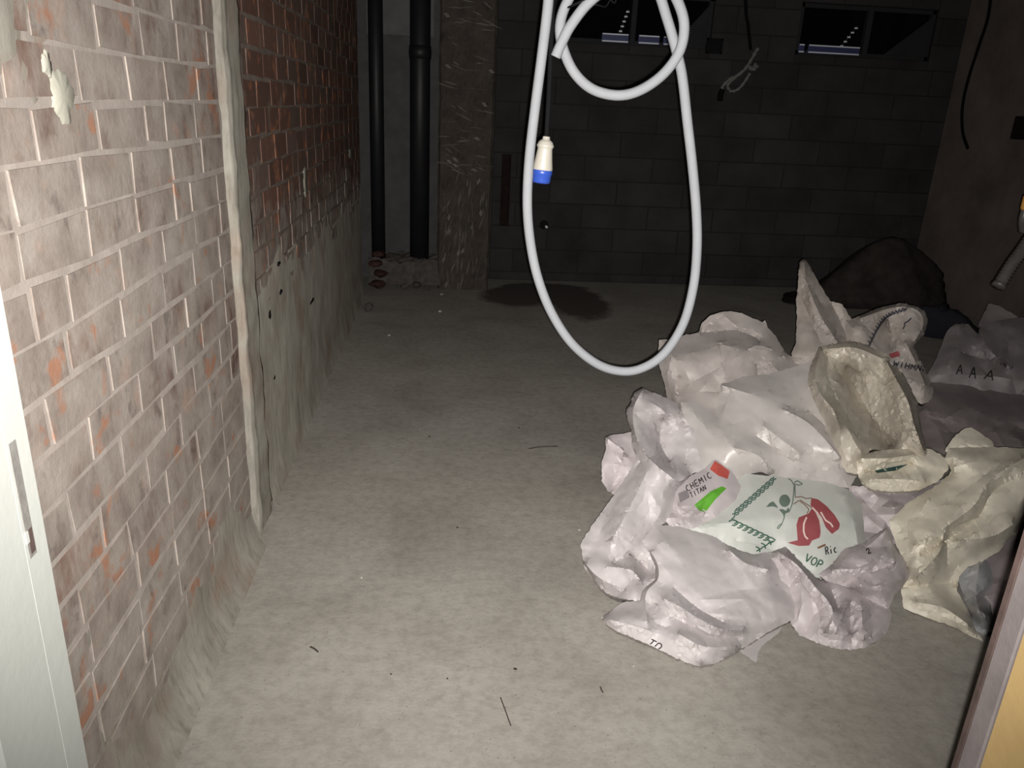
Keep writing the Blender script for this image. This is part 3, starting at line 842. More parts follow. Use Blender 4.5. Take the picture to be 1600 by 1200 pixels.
def sack(key, outline, mat, label, dy=0.0, creases=(), bulge=0.08, brad=60.0, thick=0.16, cr=(0.014, 0.006), cell=38.0, ang=0.0, aniso=1.6,
         seed=1, step=5.0, yfun=None, name='woven_sack', group='woven sacks in the pile', cat='sack', parent=None, clampz=0.003):
    r = np.random.RandomState(seed)
    O = np.array(outline, float)
    O2 = resample(np.vstack([O, O[:1]]), step*0.9)[:-1]
    O2 += r.normal(0, 0.45, O2.shape)
    verts = [tuple(p) for p in O2]
    nb = len(verts)
    edges = []
    cval = {}
    for line, off in creases:
        L = np.array([p[:2] for p in line], float)
        offs = off if hasattr(off, '__len__') else (off, off)
        Lr = resample(catmull(L, 4), step*0.9)
        Lr = Lr[inside(O, Lr)]
        ok = [p for p in Lr if np.min(np.hypot(*(O2-p).T)) > step*0.5]
        base = len(verts)
        for i, p in enumerate(ok):
            t = i/max(1, len(ok)-1)
            ends = min(1.0, min(i+1, len(ok)-i)/3.0)
            cval[len(verts)] = 1.15*(offs[0]*(1-t)+offs[1]*t)
            verts.append(tuple(p))
            if i: edges.append((base+i-1, base+i))
    # fold lines of the coarse crumple become mesh edges, so they stay sharp
    folds = []
    for (cl, sd, an, ai) in ((cell, seed*7+1, ang, aniso), (cell*0.55, seed*7+2, ang+0.6, aniso*0.8)):
        C1, h1, tri1, tf1 = coarse(O2, cl, sd, an, ai)
        folds.append((C1, h1, tri1))
        dB = np.array([np.min(np.hypot(*(O2-c).T)) for c in C1])
        okc = inside(O2, C1) & (dB > step*0.6)
        cmap, seen = {}, set()
        for i in np.where(okc)[0]:
            cmap[i] = len(verts); verts.append(tuple(C1[i]))
        for f in tri1:
            for a, b in zip(f, f[1:]+f[:1]):
                if (min(a, b), max(a, b)) in seen or not (a in cmap and b in cmap): continue
                seen.add((min(a, b), max(a, b)))
                L = C1[b]-C1[a]
                m = max(1, int(np.hypot(*L)/(step*0.95)))
                prev = cmap[a]
                for q in range(1, m+1):
                    if q == m: cur = cmap[b]
                    else:
                        cur = len(verts); verts.append(tuple(C1[a]+L*q/m))
                    edges.append((prev, cur)); prev = cur
    fixed = np.array(verts)
    lo, hi = O.min(0), O.max(0)
    gx, gy = np.meshgrid(np.arange(lo[0], hi[0], step), np.arange(lo[1], hi[1], step*0.87))
    gx = gx + (np.arange(gx.shape[0]) % 2)[:, None]*step*0.5
    G = np.stack([gx.ravel(), gy.ravel()], 1)+r.uniform(-0.28, 0.28, (gx.size, 2))*step
    G = G[inside(O2, G)]
    keep = np.array([np.min((fixed[:, 0]-g[0])**2+(fixed[:, 1]-g[1])**2) > (0.62*step)**2 for g in G]) if len(G) else []
    G = G[keep]
    allv = verts+[tuple(g) for g in G]
    res = delaunay_2d_cdt([Vector(v) for v in allv], edges, [list(range(nb))], 1, 1e-4)
    pv = np.array([tuple(v) for v in res[0]])
    faces = [list(f) for f in res[2]]
    n = len(pv)
    isb = np.zeros(n, bool); fixv = np.full(n, np.nan)
    for i, o in enumerate(res[3]):
        for k in o:
            if k < nb: isb[i] = True
            elif k in cval: fixv[i] = cval[k]
    # boundary loop from edges with one face
    ec = {}
    for f in faces:
        for a, b in zip(f, f[1:]+f[:1]):
            ec[(min(a, b), max(a, b))] = ec.get((min(a, b), max(a, b)), 0)+1
    for (a, b), c_ in ec.items():
        if c_ == 1: isb[a] = isb[b] = True
    fixv[isb] = 0.0
    # harmonic fill of the crease offsets
    nbr = [set() for _ in range(n)]
    for a, b in ec: nbr[a].add(b); nbr[b].add(a)
    mx = max(len(s) for s in nbr)
    idx = np.zeros((n, mx), int); w = np.zeros((n, mx))
    for i, s in enumerate(nbr):
        for k, j in enumerate(s): idx[i, k] = j; w[i, k] = 1
    w /= np.maximum(w.sum(1), 1)[:, None]
    free = np.isnan(fixv)
    f_ = np.where(free, 0.0, fixv)
    for _ in range(500):
        f_[free] = (w*f_[idx]).sum(1)[free]
    B = pv[isb]
    d = np.array([np.sqrt(np.min((B[:, 0]-p[0])**2+(B[:, 1]-p[1])**2)) for p in pv])
    t = np.clip(d/brad, 0, 1)
    dome = np.sqrt(np.clip(1-(1-t)**2, 0, 1))
    off = f_ + 0.75*bulge*(1-(1-t)**1.7)
    edge = np.clip(0.35+d/18.0, 0, 1)
    off += edge*2.5*cr[0]*eval_facets(pv, *folds[0])
    off += edge*2.0*cr[1]*eval_facets(pv, *folds[1])
    off += edge*0.25*cr[1]*facet_field(pv, cell*0.22, seed*7+3, ang+1.7, 1.0)
    fun = yfun or (lambda p: heap_y(p[:, 1]))
    Y0 = fun(pv)+dy
    R = VD[None, :]+VR[None, :]*((pv[:, 0]-800)/FPX)[:, None]+VU[None, :]*((600-pv[:, 1])/FPX)[:, None]
    tt = Y0/R[:, 1]-off
    tfl = np.where(R[:, 2] < -1e-3, (clampz-CAM_H)/R[:, 2], 1e9)
    front = EYE+R*np.minimum(tt, tfl)[:, None]
    tb = tt+0.012+(thick if key == 'core' else 0.75*thick)*dome
    back = EYE+R*tb[:, None]
    back[:, 2] -= 0.3*thick*dome
    back[:, 2] = np.maximum(back[:, 2], 0.0012)
    back[:, 1] += 0.0
    V = np.vstack([front, back])
    F = [f if False else f[::-1] for f in faces]+[[i+n for i in f] for f in faces]
    # orientation: front faces must look at the camera
    a, b, c = front[F[0][0]], front[F[0][1]], front[F[0][2]]
    if np.dot(np.cross(b-a, c-a), EYE-a) < 0:
        F = [f[::-1] for f in F]
    for f in F[:len(faces)]:
        for a, b in zip(f, f[1:]+f[:1]):
            if ec[(min(a, b), max(a, b))] == 1:
                F.append([b, a, a+n, b+n])
    o = mesh(name, V, F, mat, parent, True)
    o.data.set_sharp_from_angle(angle=math.radians(20))
    if parent is None: tag(o, label, cat, group)
    SACKS[key] = (o, BVHTree.FromPolygons([tuple(v) for v in front], F[:len(faces)]))
    return o
def onto(key, x, y, lift):
    o, bvh = SACKS[key]
    v = ray(x, y); L = np.linalg.norm(v)
    hit = bvh.ray_cast(Vector(EYE), Vector(v/L))
    if hit[0] is None: return None
    return np.array(hit[0])-v/L*lift
def print_poly(key, name, poly, mat, lift=0.003, step=3.0):
    P = np.array(poly, float)
    P2 = resample(np.vstack([P, P[:1]]), step)[:-1]
    lo, hi = P.min(0), P.max(0)
    gx, gy = np.meshgrid(np.arange(lo[0], hi[0], step), np.arange(lo[1], hi[1], step))
    G = np.stack([gx.ravel(), gy.ravel()], 1)
    G = G[inside(P2, G)]
    if len(G): G = G[[np.min(np.hypot(*(P2-g).T)) > step*0.5 for g in G]]
    res = delaunay_2d_cdt([Vector(v) for v in list(map(tuple, P2))+list(map(tuple, G))], [], [list(range(len(P2)))], 1, 1e-4)
    pts = [onto(key, v[0], v[1], lift) for v in res[0]]
    F = [tuple(f) for f in res[2] if all(pts[i] is not None for i in f)]
    V = [p if p is not None else EYE for p in pts]
    used = sorted({i for f in F for i in f})
    if not used: return None
    mp = {u: i for i, u in enumerate(used)}
    return mesh(name, [V[u] for u in used], [tuple(mp[i] for i in f) for f in F], mat, SACKS[key][0], True)
def print_strokes(key, name, lines, width, mat, lift=0.0035):
    V, F = [], []
    for ln in lines:
        P = np.array(ln, float)
        P = resample(P, 2.0)
        T = np.gradient(P, axis=0); T /= np.linalg.norm(T, axis=1)[:, None]+1e-9
        N = np.stack([-T[:, 1], T[:, 0]], 1)*width/2
        prev = None
        for p, nn in zip(P, N):
            a, b = onto(key, *(p+nn), lift), onto(key, *(p-nn), lift)
            if a is None or b is None: prev = None; continue
            i = len(V); V += [a, b]
            if prev is not None: F.append((prev, prev+1, i+1, i))
            prev = i
    if not F: return None
    return mesh(name, V, F, mat, SACKS[key][0])
def circ(n=10, a0=0, a1=360, cx=0.5, cy=0.5, rx=0.45, ry=0.5):
    return [(cx+rx*math.cos(math.radians(a)), cy+ry*math.sin(math.radians(a))) for a in np.linspace(a0, a1, n)]
GLYPH = {'C': [circ(9, 50, 310)], 'H': [[(0.1, 0), (0.1, 1)], [(0.85, 0), (0.85, 1)], [(0.1, 0.5), (0.85, 0.5)]],
         'E': [[(0.85, 0), (0.1, 0), (0.1, 1), (0.85, 1)], [(0.1, 0.5), (0.7, 0.5)]], 'M': [[(0.05, 0), (0.1, 1), (0.5, 0.35), (0.9, 1), (0.95, 0)]],
         'I': [[(0.5, 0), (0.5, 1)]], 'T': [[(0.5, 0), (0.5, 1)], [(0.02, 1), (0.98, 1)]], 'A': [[(0.02, 0), (0.5, 1), (0.98, 0)], [(0.22, 0.38), (0.78, 0.38)]],
         'N': [[(0.1, 0), (0.1, 1), (0.9, 0), (0.9, 1)]], 'R': [[(0.1, 0), (0.1, 1), (0.6, 1), (0.85, 0.78), (0.6, 0.5), (0.1, 0.5)], [(0.5, 0.5), (0.9, 0)]],
         'i': [[(0.4, 0), (0.4, 0.6)], [(0.4, 0.85), (0.4, 0.98)]], 'c': [circ(8, 50, 310, 0.5, 0.32, 0.4, 0.32)], 'V': [[(0.05, 1), (0.5, 0), (0.95, 1)]],
         'O': [circ(12)], 'P': [[(0.1, 0), (0.1, 1), (0.65, 1), (0.88, 0.76), (0.65, 0.48), (0.1, 0.48)]], 'D': [[(0.1, 0), (0.1, 1), (0.55, 1), (0.9, 0.7), (0.9, 0.3), (0.55, 0), (0.1, 0)]],
         '.': [[(0.4, 0), (0.4, 0.14)]], '2': [[(0.1, 0.75), (0.3, 1), (0.7, 1), (0.85, 0.7), (0.1, 0), (0.9, 0)]], 'W': [[(0, 1), (0.25, 0), (0.5, 0.8), (0.75, 0), (1, 1)]]}
def lettering(key, text, x0, y0, x1, y1, h, width, mat, lean=0.0, name='lettering', lab=True):
    d = np.array([x1-x0, y1-y0], float); L = np.linalg.norm(d); d /= L
    up = np.array([d[1], -d[0]])
    adv = L/len(text)
    lines = []
    for i, ch in enumerate(text):
        for st in GLYPH.get(ch, []):
            lines.append([np.array([x0, y0])+d*(adv*(i+0.84*u)+lean*h*v)+up*(h*v) for u, v in st])
    o = print_strokes(key, name, lines, width, mat)
    if o and lab: o['label'] = 'printed lettering ' + text
    return o

WR = sack_mat('soiled_white_sack', (0.36, 0.325, 0.31), 0.5, 0.12, 0.2)
W1 = sack_mat('white_sack', (0.47, 0.435, 0.435))
W2 = sack_mat('mauve_white_sack', (0.45, 0.405, 0.41))
W3 = sack_mat('grey_white_sack', (0.44, 0.412, 0.395), 0.38, 0.08)
W4 = sack_mat('cream_sack', (0.45, 0.41, 0.345), 0.40, 0.10, 0.35)
W5 = sack_mat('yellowish_sack', (0.62, 0.575, 0.48), 0.5, 0.10, 0.25)
W6 = sack_mat('greenish_white_sack', (0.44, 0.45, 0.42), 0.5)
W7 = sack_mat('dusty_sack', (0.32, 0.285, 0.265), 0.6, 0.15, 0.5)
W8 = sack_mat('dimmed_grey_sack', (0.27, 0.245, 0.25), 0.6, 0.15, 0.3)  # grey darkened to stand for the flash fading with distance
W9 = sack_mat('dimmed_mauve_sack', (0.23, 0.195, 0.20), 0.55, 0.15, 0.3)  # mauve, with the faded flash on the far sacks put into the colour
W10 = sack_mat('clear_film', (0.33, 0.33, 0.335), 0.22, 0.12, 0.0, 0.6)

back_y = lambda p: np.interp(p[:, 1], [470, 500, 600, 700, 760], [4.25, 4.15, 3.75, 3.25, 3.0])
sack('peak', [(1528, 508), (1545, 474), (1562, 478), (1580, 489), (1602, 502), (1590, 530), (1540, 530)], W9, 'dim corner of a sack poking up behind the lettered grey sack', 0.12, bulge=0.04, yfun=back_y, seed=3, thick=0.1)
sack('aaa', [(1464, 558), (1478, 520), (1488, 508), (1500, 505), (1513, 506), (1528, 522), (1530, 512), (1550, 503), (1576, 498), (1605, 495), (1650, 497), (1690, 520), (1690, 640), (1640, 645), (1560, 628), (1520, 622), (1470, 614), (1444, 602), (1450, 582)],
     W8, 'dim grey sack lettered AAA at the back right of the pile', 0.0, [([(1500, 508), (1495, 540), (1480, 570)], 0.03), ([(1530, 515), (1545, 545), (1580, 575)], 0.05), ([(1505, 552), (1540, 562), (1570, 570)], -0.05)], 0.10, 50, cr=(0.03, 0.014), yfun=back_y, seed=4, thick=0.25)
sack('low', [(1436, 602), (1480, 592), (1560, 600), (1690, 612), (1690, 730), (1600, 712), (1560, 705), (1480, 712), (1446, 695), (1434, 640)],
     W9, 'dim mauve-grey sack lying flat below the lettered sack', 0.0, [([(1445, 640), (1520, 660), (1600, 690)], 0.03)], 0.07, 50, cr=(0.022, 0.010), yfun=back_y, seed=5, thick=0.1)
sack('braid', [(1320, 500), (1333, 497), (1345, 493), (1370, 482), (1398, 475), (1412, 474), (1428, 477), (1444, 485), (1450, 500), (1446, 518), (1436, 532), (1428, 541), (1433, 552), (1441, 570), (1452, 590), (1459, 612), (1455, 625), (1440, 632), (1410, 610), (1380, 590), (1340, 560), (1322, 540)],
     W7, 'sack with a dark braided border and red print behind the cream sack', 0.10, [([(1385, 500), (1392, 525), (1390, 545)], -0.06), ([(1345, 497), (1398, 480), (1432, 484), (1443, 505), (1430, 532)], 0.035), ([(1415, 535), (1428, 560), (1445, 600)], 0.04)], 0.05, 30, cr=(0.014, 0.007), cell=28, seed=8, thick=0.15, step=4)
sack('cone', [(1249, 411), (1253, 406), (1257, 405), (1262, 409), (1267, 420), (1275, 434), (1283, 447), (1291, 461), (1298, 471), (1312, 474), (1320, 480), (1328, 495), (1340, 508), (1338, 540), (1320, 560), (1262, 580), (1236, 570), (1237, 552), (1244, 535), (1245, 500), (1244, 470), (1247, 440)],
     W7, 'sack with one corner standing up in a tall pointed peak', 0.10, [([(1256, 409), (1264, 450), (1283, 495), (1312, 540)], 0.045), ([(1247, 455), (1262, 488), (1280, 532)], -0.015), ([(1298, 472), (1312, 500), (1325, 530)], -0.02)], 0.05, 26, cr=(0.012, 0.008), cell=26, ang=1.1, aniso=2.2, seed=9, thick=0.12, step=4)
sack('rear', [(1029, 531), (1052, 530), (1075, 522), (1093, 519), (1095, 506), (1110, 493), (1128, 487), (1140, 486), (1160, 490), (1180, 498), (1193, 504), (1196, 500), (1199, 512), (1206, 518), (1216, 532), (1226, 550), (1246, 563), (1290, 566), (1290, 610), (1240, 650), (1130, 670), (1100, 700), (1060, 655), (1043, 625), (1035, 590), (1028, 560)],
     WR, 'white sack with a rounded back lobe beside the hanging conduit loop', 0.10, [([(1096, 519), (1120, 518), (1150, 516), (1180, 527), (1185, 532)], -0.035), ([(1048, 560), (1043, 590), (1055, 640)], 0.03), ([(1062, 590), (1058, 630)], -0.02), ([(1125, 535), (1126, 560), (1136, 600)], 0.035), ([(1150, 560), (1180, 540), (1205, 545)], 0.03), ([(1182, 570), (1185, 590)], -0.015), ([(1225, 556), (1205, 566), (1222, 585)], 0.03)],
     0.10, 55, cr=(0.014, 0.007), cell=34, seed=10, thick=0.22)
sack('rim', [(1476, 704), (1490, 683), (1508, 668), (1518, 668), (1533, 677), (1549, 688), (1556, 702), (1550, 716), (1490, 716)], W5, 'small folded sack mouth above the yellowish sack at right', 0.02, bulge=0.03, brad=20, seed=11, thick=0.06, cell=20)
sack('fill', [(1325, 760), (1365, 758), (1420, 764), (1475, 748), (1480, 780), (1425, 805), (1405, 850), (1380, 850), (1350, 865), (1335, 830)], W2, 'crumpled grey sack end wedged between chilli sack and yellowish sack', 0.06, bulge=0.05, brad=30, cr=(0.03, 0.016), cell=26, seed=12, thick=0.1)
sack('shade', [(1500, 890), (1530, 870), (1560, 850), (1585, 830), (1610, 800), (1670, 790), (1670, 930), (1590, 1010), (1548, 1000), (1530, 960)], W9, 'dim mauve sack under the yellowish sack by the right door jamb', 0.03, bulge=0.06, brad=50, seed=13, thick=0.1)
sack('film', [(1497, 905), (1512, 882), (1532, 868), (1546, 880), (1553, 905), (1548, 940), (1553, 985), (1540, 993), (1524, 985), (1512, 950)], W10, 'shiny clear plastic bag under the yellowish sack edge', -0.01, [([(1530, 885), (1525, 930), (1535, 970)], 0.02)], 0.03, 25, cr=(0.022, 0.012), cell=22, seed=14, thick=0.05)
sack('stray', [(946, 683), (960, 679), (987, 675), (995, 690), (1000, 715), (985, 745), (962, 775), (950, 768), (940, 750), (940, 722), (947, 702)], W2, 'small grey sack corner sticking out left behind the open white sack', 0.06, [([(950, 686), (972, 702), (980, 715)], 0.02), ([(975, 705), (968, 735), (955, 765)], -0.02)], 0.035, 25, seed=15, thick=0.08, cell=22, step=4)
sack('grey', [(1127, 600), (1140, 593), (1165, 587), (1200, 585), (1240, 573), (1266, 566), (1300, 590), (1335, 640), (1350, 690), (1346, 730), (1328, 762), (1300, 762), (1270, 752), (1240, 750), (1215, 748), (1190, 737), (1165, 742), (1145, 775), (1130, 790), (1105, 770), (1098, 740), (1090, 700), (1068, 650), (1064, 628), (1090, 630), (1118, 650), (1121, 625)],
     W3, 'smooth greyish sack spread over the middle of the pile', 0.02, [([(1128, 602), (1180, 618), (1225, 632), (1262, 645)], 0.045), ([(1140, 610), (1128, 660), (1135, 700)], 0.02), ([(1194, 666), (1225, 690), (1250, 708)], 0.06), ([(1180, 680), (1212, 702), (1240, 722)], 0.015), ([(1225, 640), (1262, 660), (1292, 690), (1312, 715)], 0.075), ([(1262, 640), (1292, 668), (1318, 700)], 0.03), ([(1150, 700), (1185, 712), (1205, 735)], 0.045), ([(1300, 720), (1322, 725)], 0.05)],
     0.06, 50, cr=(0.008, 0.004), cell=44, ang=0.6, aniso=2.2, seed=16, thick=0.2)
sack('hood', [(1263, 585), (1266, 572), (1272, 560), (1280, 542), (1300, 537), (1318, 535), (1333, 533), (1346, 536), (1360, 542), (1375, 549), (1388, 556), (1391, 568), (1408, 577), (1420, 600), (1434, 630), (1437, 660), (1445, 690), (1454, 722), (1440, 722), (1415, 706), (1390, 706), (1362, 702), (1346, 718), (1342, 742), (1322, 738), (1302, 705), (1285, 655), (1270, 620), (1262, 598)],
     W4, 'cream sack lying open with a wide hooded mouth', -0.05, [([(1283, 548), (1274, 580), (1280, 612), (1302, 640), (1312, 668)], 0.085), ([(1292, 552), (1300, 590), (1310, 598)], 0.0), ([(1386, 566), (1400, 592), (1419, 628), (1428, 662), (1443, 704)], 0.085), ([(1295, 545), (1335, 543), (1378, 560)], 0.035), ([(1322, 575), (1345, 620), (1370, 665), (1392, 697)], -0.16), ([(1310, 640), (1335, 690), (1345, 705)], 0.03), ([(1335, 580), (1365, 580), (1385, 600)], -0.02)],
     0.045, 40, cr=(0.016, 0.007), cell=30, ang=0.9, seed=17, thick=0.16, step=4)
sack('lip', [(1336, 720), (1344, 710), (1380, 703), (1425, 700), (1456, 702), (1478, 716), (1482, 732), (1466, 752), (1436, 766), (1396, 769), (1362, 765), (1348, 757), (1340, 742)], W5, 'folded cream sack end with a dark green mark', -0.06, [([(1346, 716), (1385, 716), (1428, 710)], 0.045), ([(1350, 737), (1390, 733), (1424, 724)], -0.03), ([(1345, 750), (1392, 748), (1445, 752)], 0.04)], 0.03, 25, cr=(0.008, 0.005), cell=24, aniso=2.5, seed=18, thick=0.1, step=4)
sack('chem', [(1046, 790), (1052, 768), (1075, 745), (1100, 733), (1118, 716), (1142, 734), (1158, 760), (1150, 785), (1120, 808), (1085, 826), (1050, 826), (1036, 812)], W2, 'sack lettered CHEMIC TITAN with red and green print', -0.02, [([(1060, 790), (1090, 790), (1115, 770)], 0.02), ([(1048, 800), (1075, 808), (1100, 800)], -0.03)], 0.05, 30, cr=(0.006, 0.003), seed=19, thick=0.1, step=4)
sack('chilli', [(1036, 824), (1060, 813), (1085, 807), (1108, 797), (1135, 764), (1165, 740), (1200, 743), (1240, 747), (1290, 753), (1325, 764), (1347, 790), (1350, 830), (1356, 855), (1335, 885), (1305, 915), (1265, 910), (1230, 885), (1205, 866), (1180, 870), (1150, 868), (1120, 848), (1080, 836)],
     W6, 'white rice sack printed with two red chillies and a green border', 0.0, [([(1150, 845), (1190, 852), (1225, 868)], -0.01), ([(1318, 775), (1335, 820), (1340, 850)], 0.02)], 0.07, 70, cr=(0.005, 0.003), cell=50, seed=20, thick=0.18)
sack('yellow', [(1476, 716), (1482, 700), (1550, 698), (1600, 700), (1645, 704), (1655, 760), (1610, 790), (1598, 808), (1588, 832), (1560, 862), (1534, 878), (1512, 886), (1500, 898), (1494, 922), (1508, 945), (1519, 975), (1537, 1003), (1512, 992), (1488, 979), (1450, 966), (1412, 951), (1407, 920), (1420, 890), (1402, 855), (1388, 815), (1420, 784), (1465, 757), (1487, 738)],
     W5, 'large yellowish sack sprawled at the right of the pile', -0.03, [([(1596, 716), (1545, 752), (1522, 790), (1470, 828), (1430, 850)], 0.06), ([(1604, 738), (1552, 768), (1530, 806), (1482, 842), (1440, 866)], 0.0), ([(1412, 917), (1460, 912), (1498, 912)], -0.02), ([(1432, 902), (1468, 862), (1475, 830)], 0.05), ([(1480, 850), (1480, 890)], 0.0), ([(1495, 845), (1550, 838), (1582, 820)], 0.05), ([(1490, 730), (1520, 722), (1560, 720)], 0.03), ([(1430, 940), (1475, 950), (1512, 975)], 0.03), ([(1450, 780), (1440, 800), (1455, 815)], 0.04)],
     0.08, 60, cr=(0.014, 0.007), cell=38, ang=-0.6, aniso=1.8, seed=21, thick=0.14)
sack('bulb', [(1195, 868), (1215, 858), (1228, 854), (1245, 872), (1275, 902), (1330, 918), (1386, 938), (1394, 958), (1387, 985), (1372, 1000), (1352, 1012), (1328, 1015), (1310, 1014), (1280, 1006), (1248, 992), (1236, 974), (1228, 940), (1205, 900)],
     W2, 'white sack end gathered into upright folds below the chilli print', -0.04, [([(1215, 862), (1245, 882), (1275, 918), (1296, 942), (1302, 965), (1288, 988)], 0.06), ([(1222, 875), (1250, 910), (1275, 945), (1283, 980)], 0.01), ([(1300, 925), (1310, 950)], -0.02), ([(1325, 940), (1305, 990)], 0.045), ([(1328, 945), (1330, 1005)], -0.005), ([(1345, 940), (1350, 1000)], 0.04), ([(1290, 990), (1325, 992), (1345, 985)], 0.03)],
     0.06, 35, cr=(0.010, 0.007), cell=26, ang=1.3, aniso=2.2, seed=22, thick=0.14, step=4)
sack('knot', [(1278, 898), (1300, 882), (1318, 858), (1350, 848), (1372, 832), (1386, 824), (1392, 842), (1400, 858), (1414, 874), (1422, 900), (1408, 920), (1396, 934), (1388, 952), (1362, 940), (1340, 925), (1318, 916), (1292, 908)],
     W2, 'crumpled mauve-white sack end right of the rice lettering', -0.06, [([(1384, 828), (1360, 850), (1330, 865)], 0.03), ([(1300, 890), (1345, 885), (1385, 860)], 0.045), ([(1320, 910), (1360, 895), (1400, 880)], -0.01), ([(1330, 918), (1370, 915), (1410, 905)], 0.04), ([(1392, 845), (1398, 880)], 0.02)],
     0.05, 30, cr=(0.012, 0.007), cell=26, ang=-0.3, aniso=2.0, seed=23, thick=0.10, step=4)
sack('open', [(1003, 606), (1030, 616), (1062, 632), (1066, 650), (1085, 672), (1090, 700), (1100, 738), (1084, 738), (1078, 745), (1068, 756), (1056, 768), (1058, 782), (1050, 800), (1038, 818), (1030, 822), (1022, 824), (1010, 838), (1006, 848), (1014, 858), (1026, 885), (1024, 905), (1006, 922), (1002, 940), (965, 935), (945, 926), (930, 908), (912, 882), (907, 850), (915, 836), (940, 800), (965, 765), (985, 735), (997, 716), (988, 698), (986, 672), (980, 655), (979, 640), (985, 632), (990, 614)],
     W1, 'white sack standing open at the left edge of the pile', -0.02, [([(1003, 610), (990, 637), (990, 665), (997, 690), (1005, 706), (1020, 722), (1042, 740), (1060, 752), (1076, 744)], 0.065), ([(1036, 655), (1031, 690), (1046, 720)], -0.07), ([(1012, 626), (1035, 640), (1043, 650), (1062, 640)], 0.035), ([(1068, 660), (1070, 690), (1072, 725)], -0.03), ([(1012, 735), (985, 790), (955, 845)], 0.05), ([(1000, 722), (966, 772), (946, 812), (928, 852), (914, 872)], 0.004), ([(914, 880), (935, 902), (975, 922)], 0.045), ([(960, 880), (985, 858), (1004, 848)], 0.0), ([(985, 866), (1008, 885), (1018, 898)], -0.05), ([(950, 885), (985, 890), (1000, 905)], 0.05)],
     0.05, 45, cr=(0.009, 0.006), cell=30, ang=1.0, aniso=1.8, seed=24, thick=0.18, step=4)
sack('tail', [(1150, 1012), (1180, 1000), (1222, 980), (1215, 990), (1192, 1008), (1184, 1020), (1182, 1037), (1172, 1028), (1158, 1020)], W1, 'small sack corner peeping out under the front sack', 0.02, bulge=0.012, brad=15, cr=(0.004, 0.002), seed=25, thick=0.02, step=4)
sack('front', [(1022, 820), (1060, 822), (1090, 831), (1115, 838), (1135, 850), (1160, 862), (1178, 866), (1205, 862), (1220, 880), (1232, 905), (1245, 930), (1250, 950), (1240, 967), (1205, 985), (1175, 1004), (1150, 1019), (1118, 1036), (1090, 1041), (1068, 1034), (1040, 1020), (1000, 1001), (962, 986), (948, 976), (939, 965), (955, 954), (972, 941), (1000, 939), (1003, 925), (1008, 918), (1024, 905), (1024, 885), (1014, 862), (1003, 846), (1012, 834)],
     W1, 'big white sack at the very front of the pile', -0.05, [([(1006, 848), (1018, 864), (1028, 884), (1028, 905), (1012, 922), (1008, 940), (1012, 975)], 0.035), ([(1030, 850), (1040, 885), (1036, 915)], 0.03), ([(1025, 945), (1022, 970), (1040, 980)], 0.0), ([(1060, 925), (1095, 905), (1118, 880), (1135, 862)], 0.02), ([(1140, 860), (1165, 880), (1200, 890)], 0.06), ([(1038, 935), (1058, 945), (1090, 965), (1125, 982), (1160, 985)], 0.065), ([(1050, 965), (1085, 980), (1115, 993), (1155, 995)], 0.005), ([(1055, 920), (1090, 950), (1130, 972)], 0.02), ([(945, 967), (985, 975), (1015, 984)], 0.03), ([(1060, 990), (1100, 1010), (1150, 1010)], 0.055), ([(1085, 1012), (1095, 1035)], 0.03)],
     0.07, 55, cr=(0.009, 0.005), cell=40, ang=0.35, aniso=1.8, seed=26, thick=0.16, step=4)

# printing on the sacks, and one painted grey shadow
INK = plain('black_ink', (0.035, 0.032, 0.032), 0.7, 0.2)
GRN = plain('dark_green_ink', (0.035, 0.085, 0.058), 0.7, 0.2)
DGR = plain('border_green_ink', (0.075, 0.125, 0.10), 0.7, 0.2)
LGR = plain('bright_green_ink', (0.095, 0.30, 0.03), 0.6, 0.25)
RED = plain('chilli_red_ink', (0.25, 0.062, 0.068), 0.6, 0.25)
ORG = plain('coral_ink', (0.45, 0.085, 0.068), 0.6, 0.25)
LEAF = plain('grey_green_ink', (0.11, 0.145, 0.118), 0.7, 0.2)
PALE = plain('pale_ink', (0.60, 0.46, 0.42), 0.6, 0.2)
BRN = plain('brown_ink', (0.16, 0.085, 0.05), 0.7, 0.2)
NAVY = plain('navy_ink', (0.034, 0.034, 0.046), 0.7, 0.2)
GRY = plain('grey_ink_shadow', (0.22, 0.195, 0.205), 0.7, 0.2)
def q3(l): return [(1120+x/5.0, 660+y/5.0) for x, y in l]
def q1(l): return [(890+x/5.0, 580+y/5.0) for x, y in l]
print_poly('chilli', 'chilli_print', q3([(640, 742), (690, 722), (718, 712), (745, 665), (765, 690), (800, 765), (812, 850), (805, 900), (745, 922), (722, 962), (640, 966), (552, 940), (632, 920), (622, 800)]), RED)
print_poly('chilli', 'chilli_print', q3([(738, 590), (790, 600), (860, 655), (920, 722), (962, 790), (955, 832), (900, 872), (852, 822), (820, 740), (770, 685), (732, 650)]), RED)
print_strokes('chilli', 'chilli_highlight', [q3([(702, 740), (680, 790), (678, 850), (690, 890), (712, 912)]), q3([(745, 665), (785, 705), (805, 740), (822, 790)]), q3([(812, 700), (850, 765), (890, 790), (908, 818)])], 2.6, PALE, 0.005)
print_strokes('chilli', 'stalk_print', [q3([(610, 585), (660, 580), (700, 595), (740, 590)]), q3([(600, 640), (640, 610), (690, 645), (720, 680), (705, 712)]), q3([(650, 605), (720, 650), (745, 670)])], 1.4, BRN)
print_strokes('chilli', 'stem_print', [q3([(540, 430), (580, 450), (605, 490), (600, 560), (592, 630), (570, 690), (545, 700)]), q3([(600, 480), (640, 490), (672, 480), (630, 455), (605, 470)]), q3([(610, 490), (612, 580)]), q3([(530, 700), (525, 750), (505, 800), (480, 832), (470, 825), (490, 800), (512, 790)])], 1.6, LEAF)
print_poly('chilli', 'leaf_print', q3(circ(14, 0, 340, 530, 612, 44, 50)), LEAF)
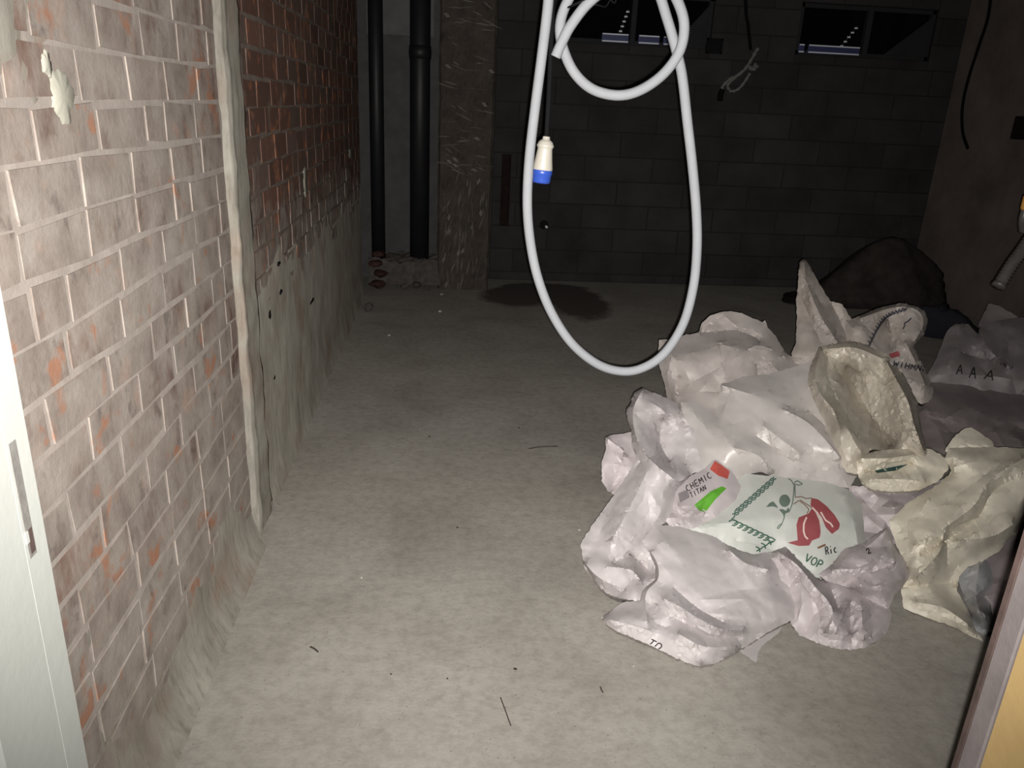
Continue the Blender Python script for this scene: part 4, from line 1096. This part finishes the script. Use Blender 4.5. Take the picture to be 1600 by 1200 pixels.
print_poly('chilli', 'leaf_print', q3([(385, 662), (410, 630), (440, 615), (462, 640), (482, 672), (440, 655)]), LEAF)
print_poly('chilli', 'leaf_print', q3([(485, 680), (510, 675), (540, 690), (560, 660), (572, 700), (535, 712), (530, 750), (515, 715)]), LEAF)
st = []
for i in range(10):
    t = i/9.0
    x, y = 135+t*300, 708-t*262
    st.append(q3([(x-20, y+46), (x-2, y+38), (x+8, y+8), (x+6, y-14), (x+26, y-40), (x+42, y-36)]))
    st.append(q3([(x-14, y+10), (x+8, y+2), (x+30, y-8)]))
print_strokes('chilli', 'border_print', st, 2.1, DGR)
st = []
for i in range(8):
    t = i/7.0
    x, y = 110+t*285, 768+t*135
    st.append(q3([(x-16, y+6), (x+8, y-8), (x+36, y-2), (x+64, y+18)]))
    st.append(q3([(x+8, y+34), (x+30, y+38), (x+56, y+22)]))
for i in range(3):
    t = i/2.0
    x, y = 415-t*85, 935+t*55
    st.append(q3([(x-26, y-20), (x+2, y-6), (x+8, y+24)]))
    st.append(q3([(x-20, y+16), (x+24, y-8)]))
print_strokes('chilli', 'border_print', st, 2.1, GRN)
print_strokes('chilli', 'dash_print', [q3([(788, 982), (850, 955)])], 3.2, BRN)
lettering('chilli', 'Ric', 1290.5, 867, 1309.5, 862.5, 12.0, 2.0, INK, 0.1)
lettering('chilli', 'VOP', 1256, 876, 1284, 890, 12.5, 2.2, GRN, 0.0)
lettering('knot', '2', 1356, 866, 1363, 862, 8, 1.8, INK)
lettering('chem', 'CHEMIC', 1074.5, 768.5, 1114, 745, 9.5, 1.5, INK, 0.1)
lettering('chem', 'TITAN', 1080, 778, 1105, 764.5, 8.0, 1.4, INK, 0.1)
print_poly('chem', 'red_patch', q1([(1135, 700), (1190, 735), (1252, 782), (1235, 842), (1160, 815), (1095, 765)]), ORG)
print_poly('chem', 'green_patch', q1([(975, 1045), (1040, 990), (1100, 940), (1190, 898), (1227, 915), (1180, 960), (1130, 1012), (1065, 1098), (1015, 1092)]), LGR)
print_poly('chem', 'shadow_patch', q1([(848, 955), (918, 925), (940, 985), (862, 1025)]), GRY)  # grey shadow on the sack, painted as a flat patch
lettering('front', 'TD.', 1010, 1006, 1042, 1022, 10, 2.0, INK, 0.35)
st = []
for i in range(16):
    t = i/15.0
    p = catmull([(1357, 540), (1372, 511), (1388, 493), (1414, 483)], 15)[int(t*45)]
    st.append([(p[0]-4, p[1]-2), (p[0], p[1]+3), (p[0]+4, p[1]-3)])
    st.append([(p[0]-2, p[1]+4), (p[0]+2, p[1]-4)])
print_strokes('braid', 'border_print', st, 1.5, NAVY)
print_strokes('braid', 'border_print', [[(1411, 514), (1414, 508), (1413, 505), (1419, 502), (1424, 497)]], 2.0, NAVY)
print_poly('braid', 'red_patch', [(1389, 553), (1404, 548), (1407, 556), (1392, 560)], RED)
lettering('braid', 'WIHMNW', 1395, 572, 1449, 582, 9, 1.9, NAVY, 0.1, lab=False)
print_strokes('braid', 'ring_print', [circ(12, 0, 350, 1421, 594, 5, 4), [(1414, 596), (1418, 590)]], 1.6, GRY)
lettering('aaa', 'A', 1494, 585, 1505, 584, 15, 2.0, INK, 0.25)
lettering('aaa', 'A', 1514, 590, 1526, 592, 18, 2.2, INK)
lettering('aaa', 'A', 1537, 592, 1554, 595, 15, 2.2, INK, 0.15)
print_poly('lip', 'green_mark', [(1367, 735), (1398, 729), (1419, 725), (1400, 735), (1370, 739)], plain('bottle_green_ink', (0.02, 0.05, 0.045), 0.6, 0.2))
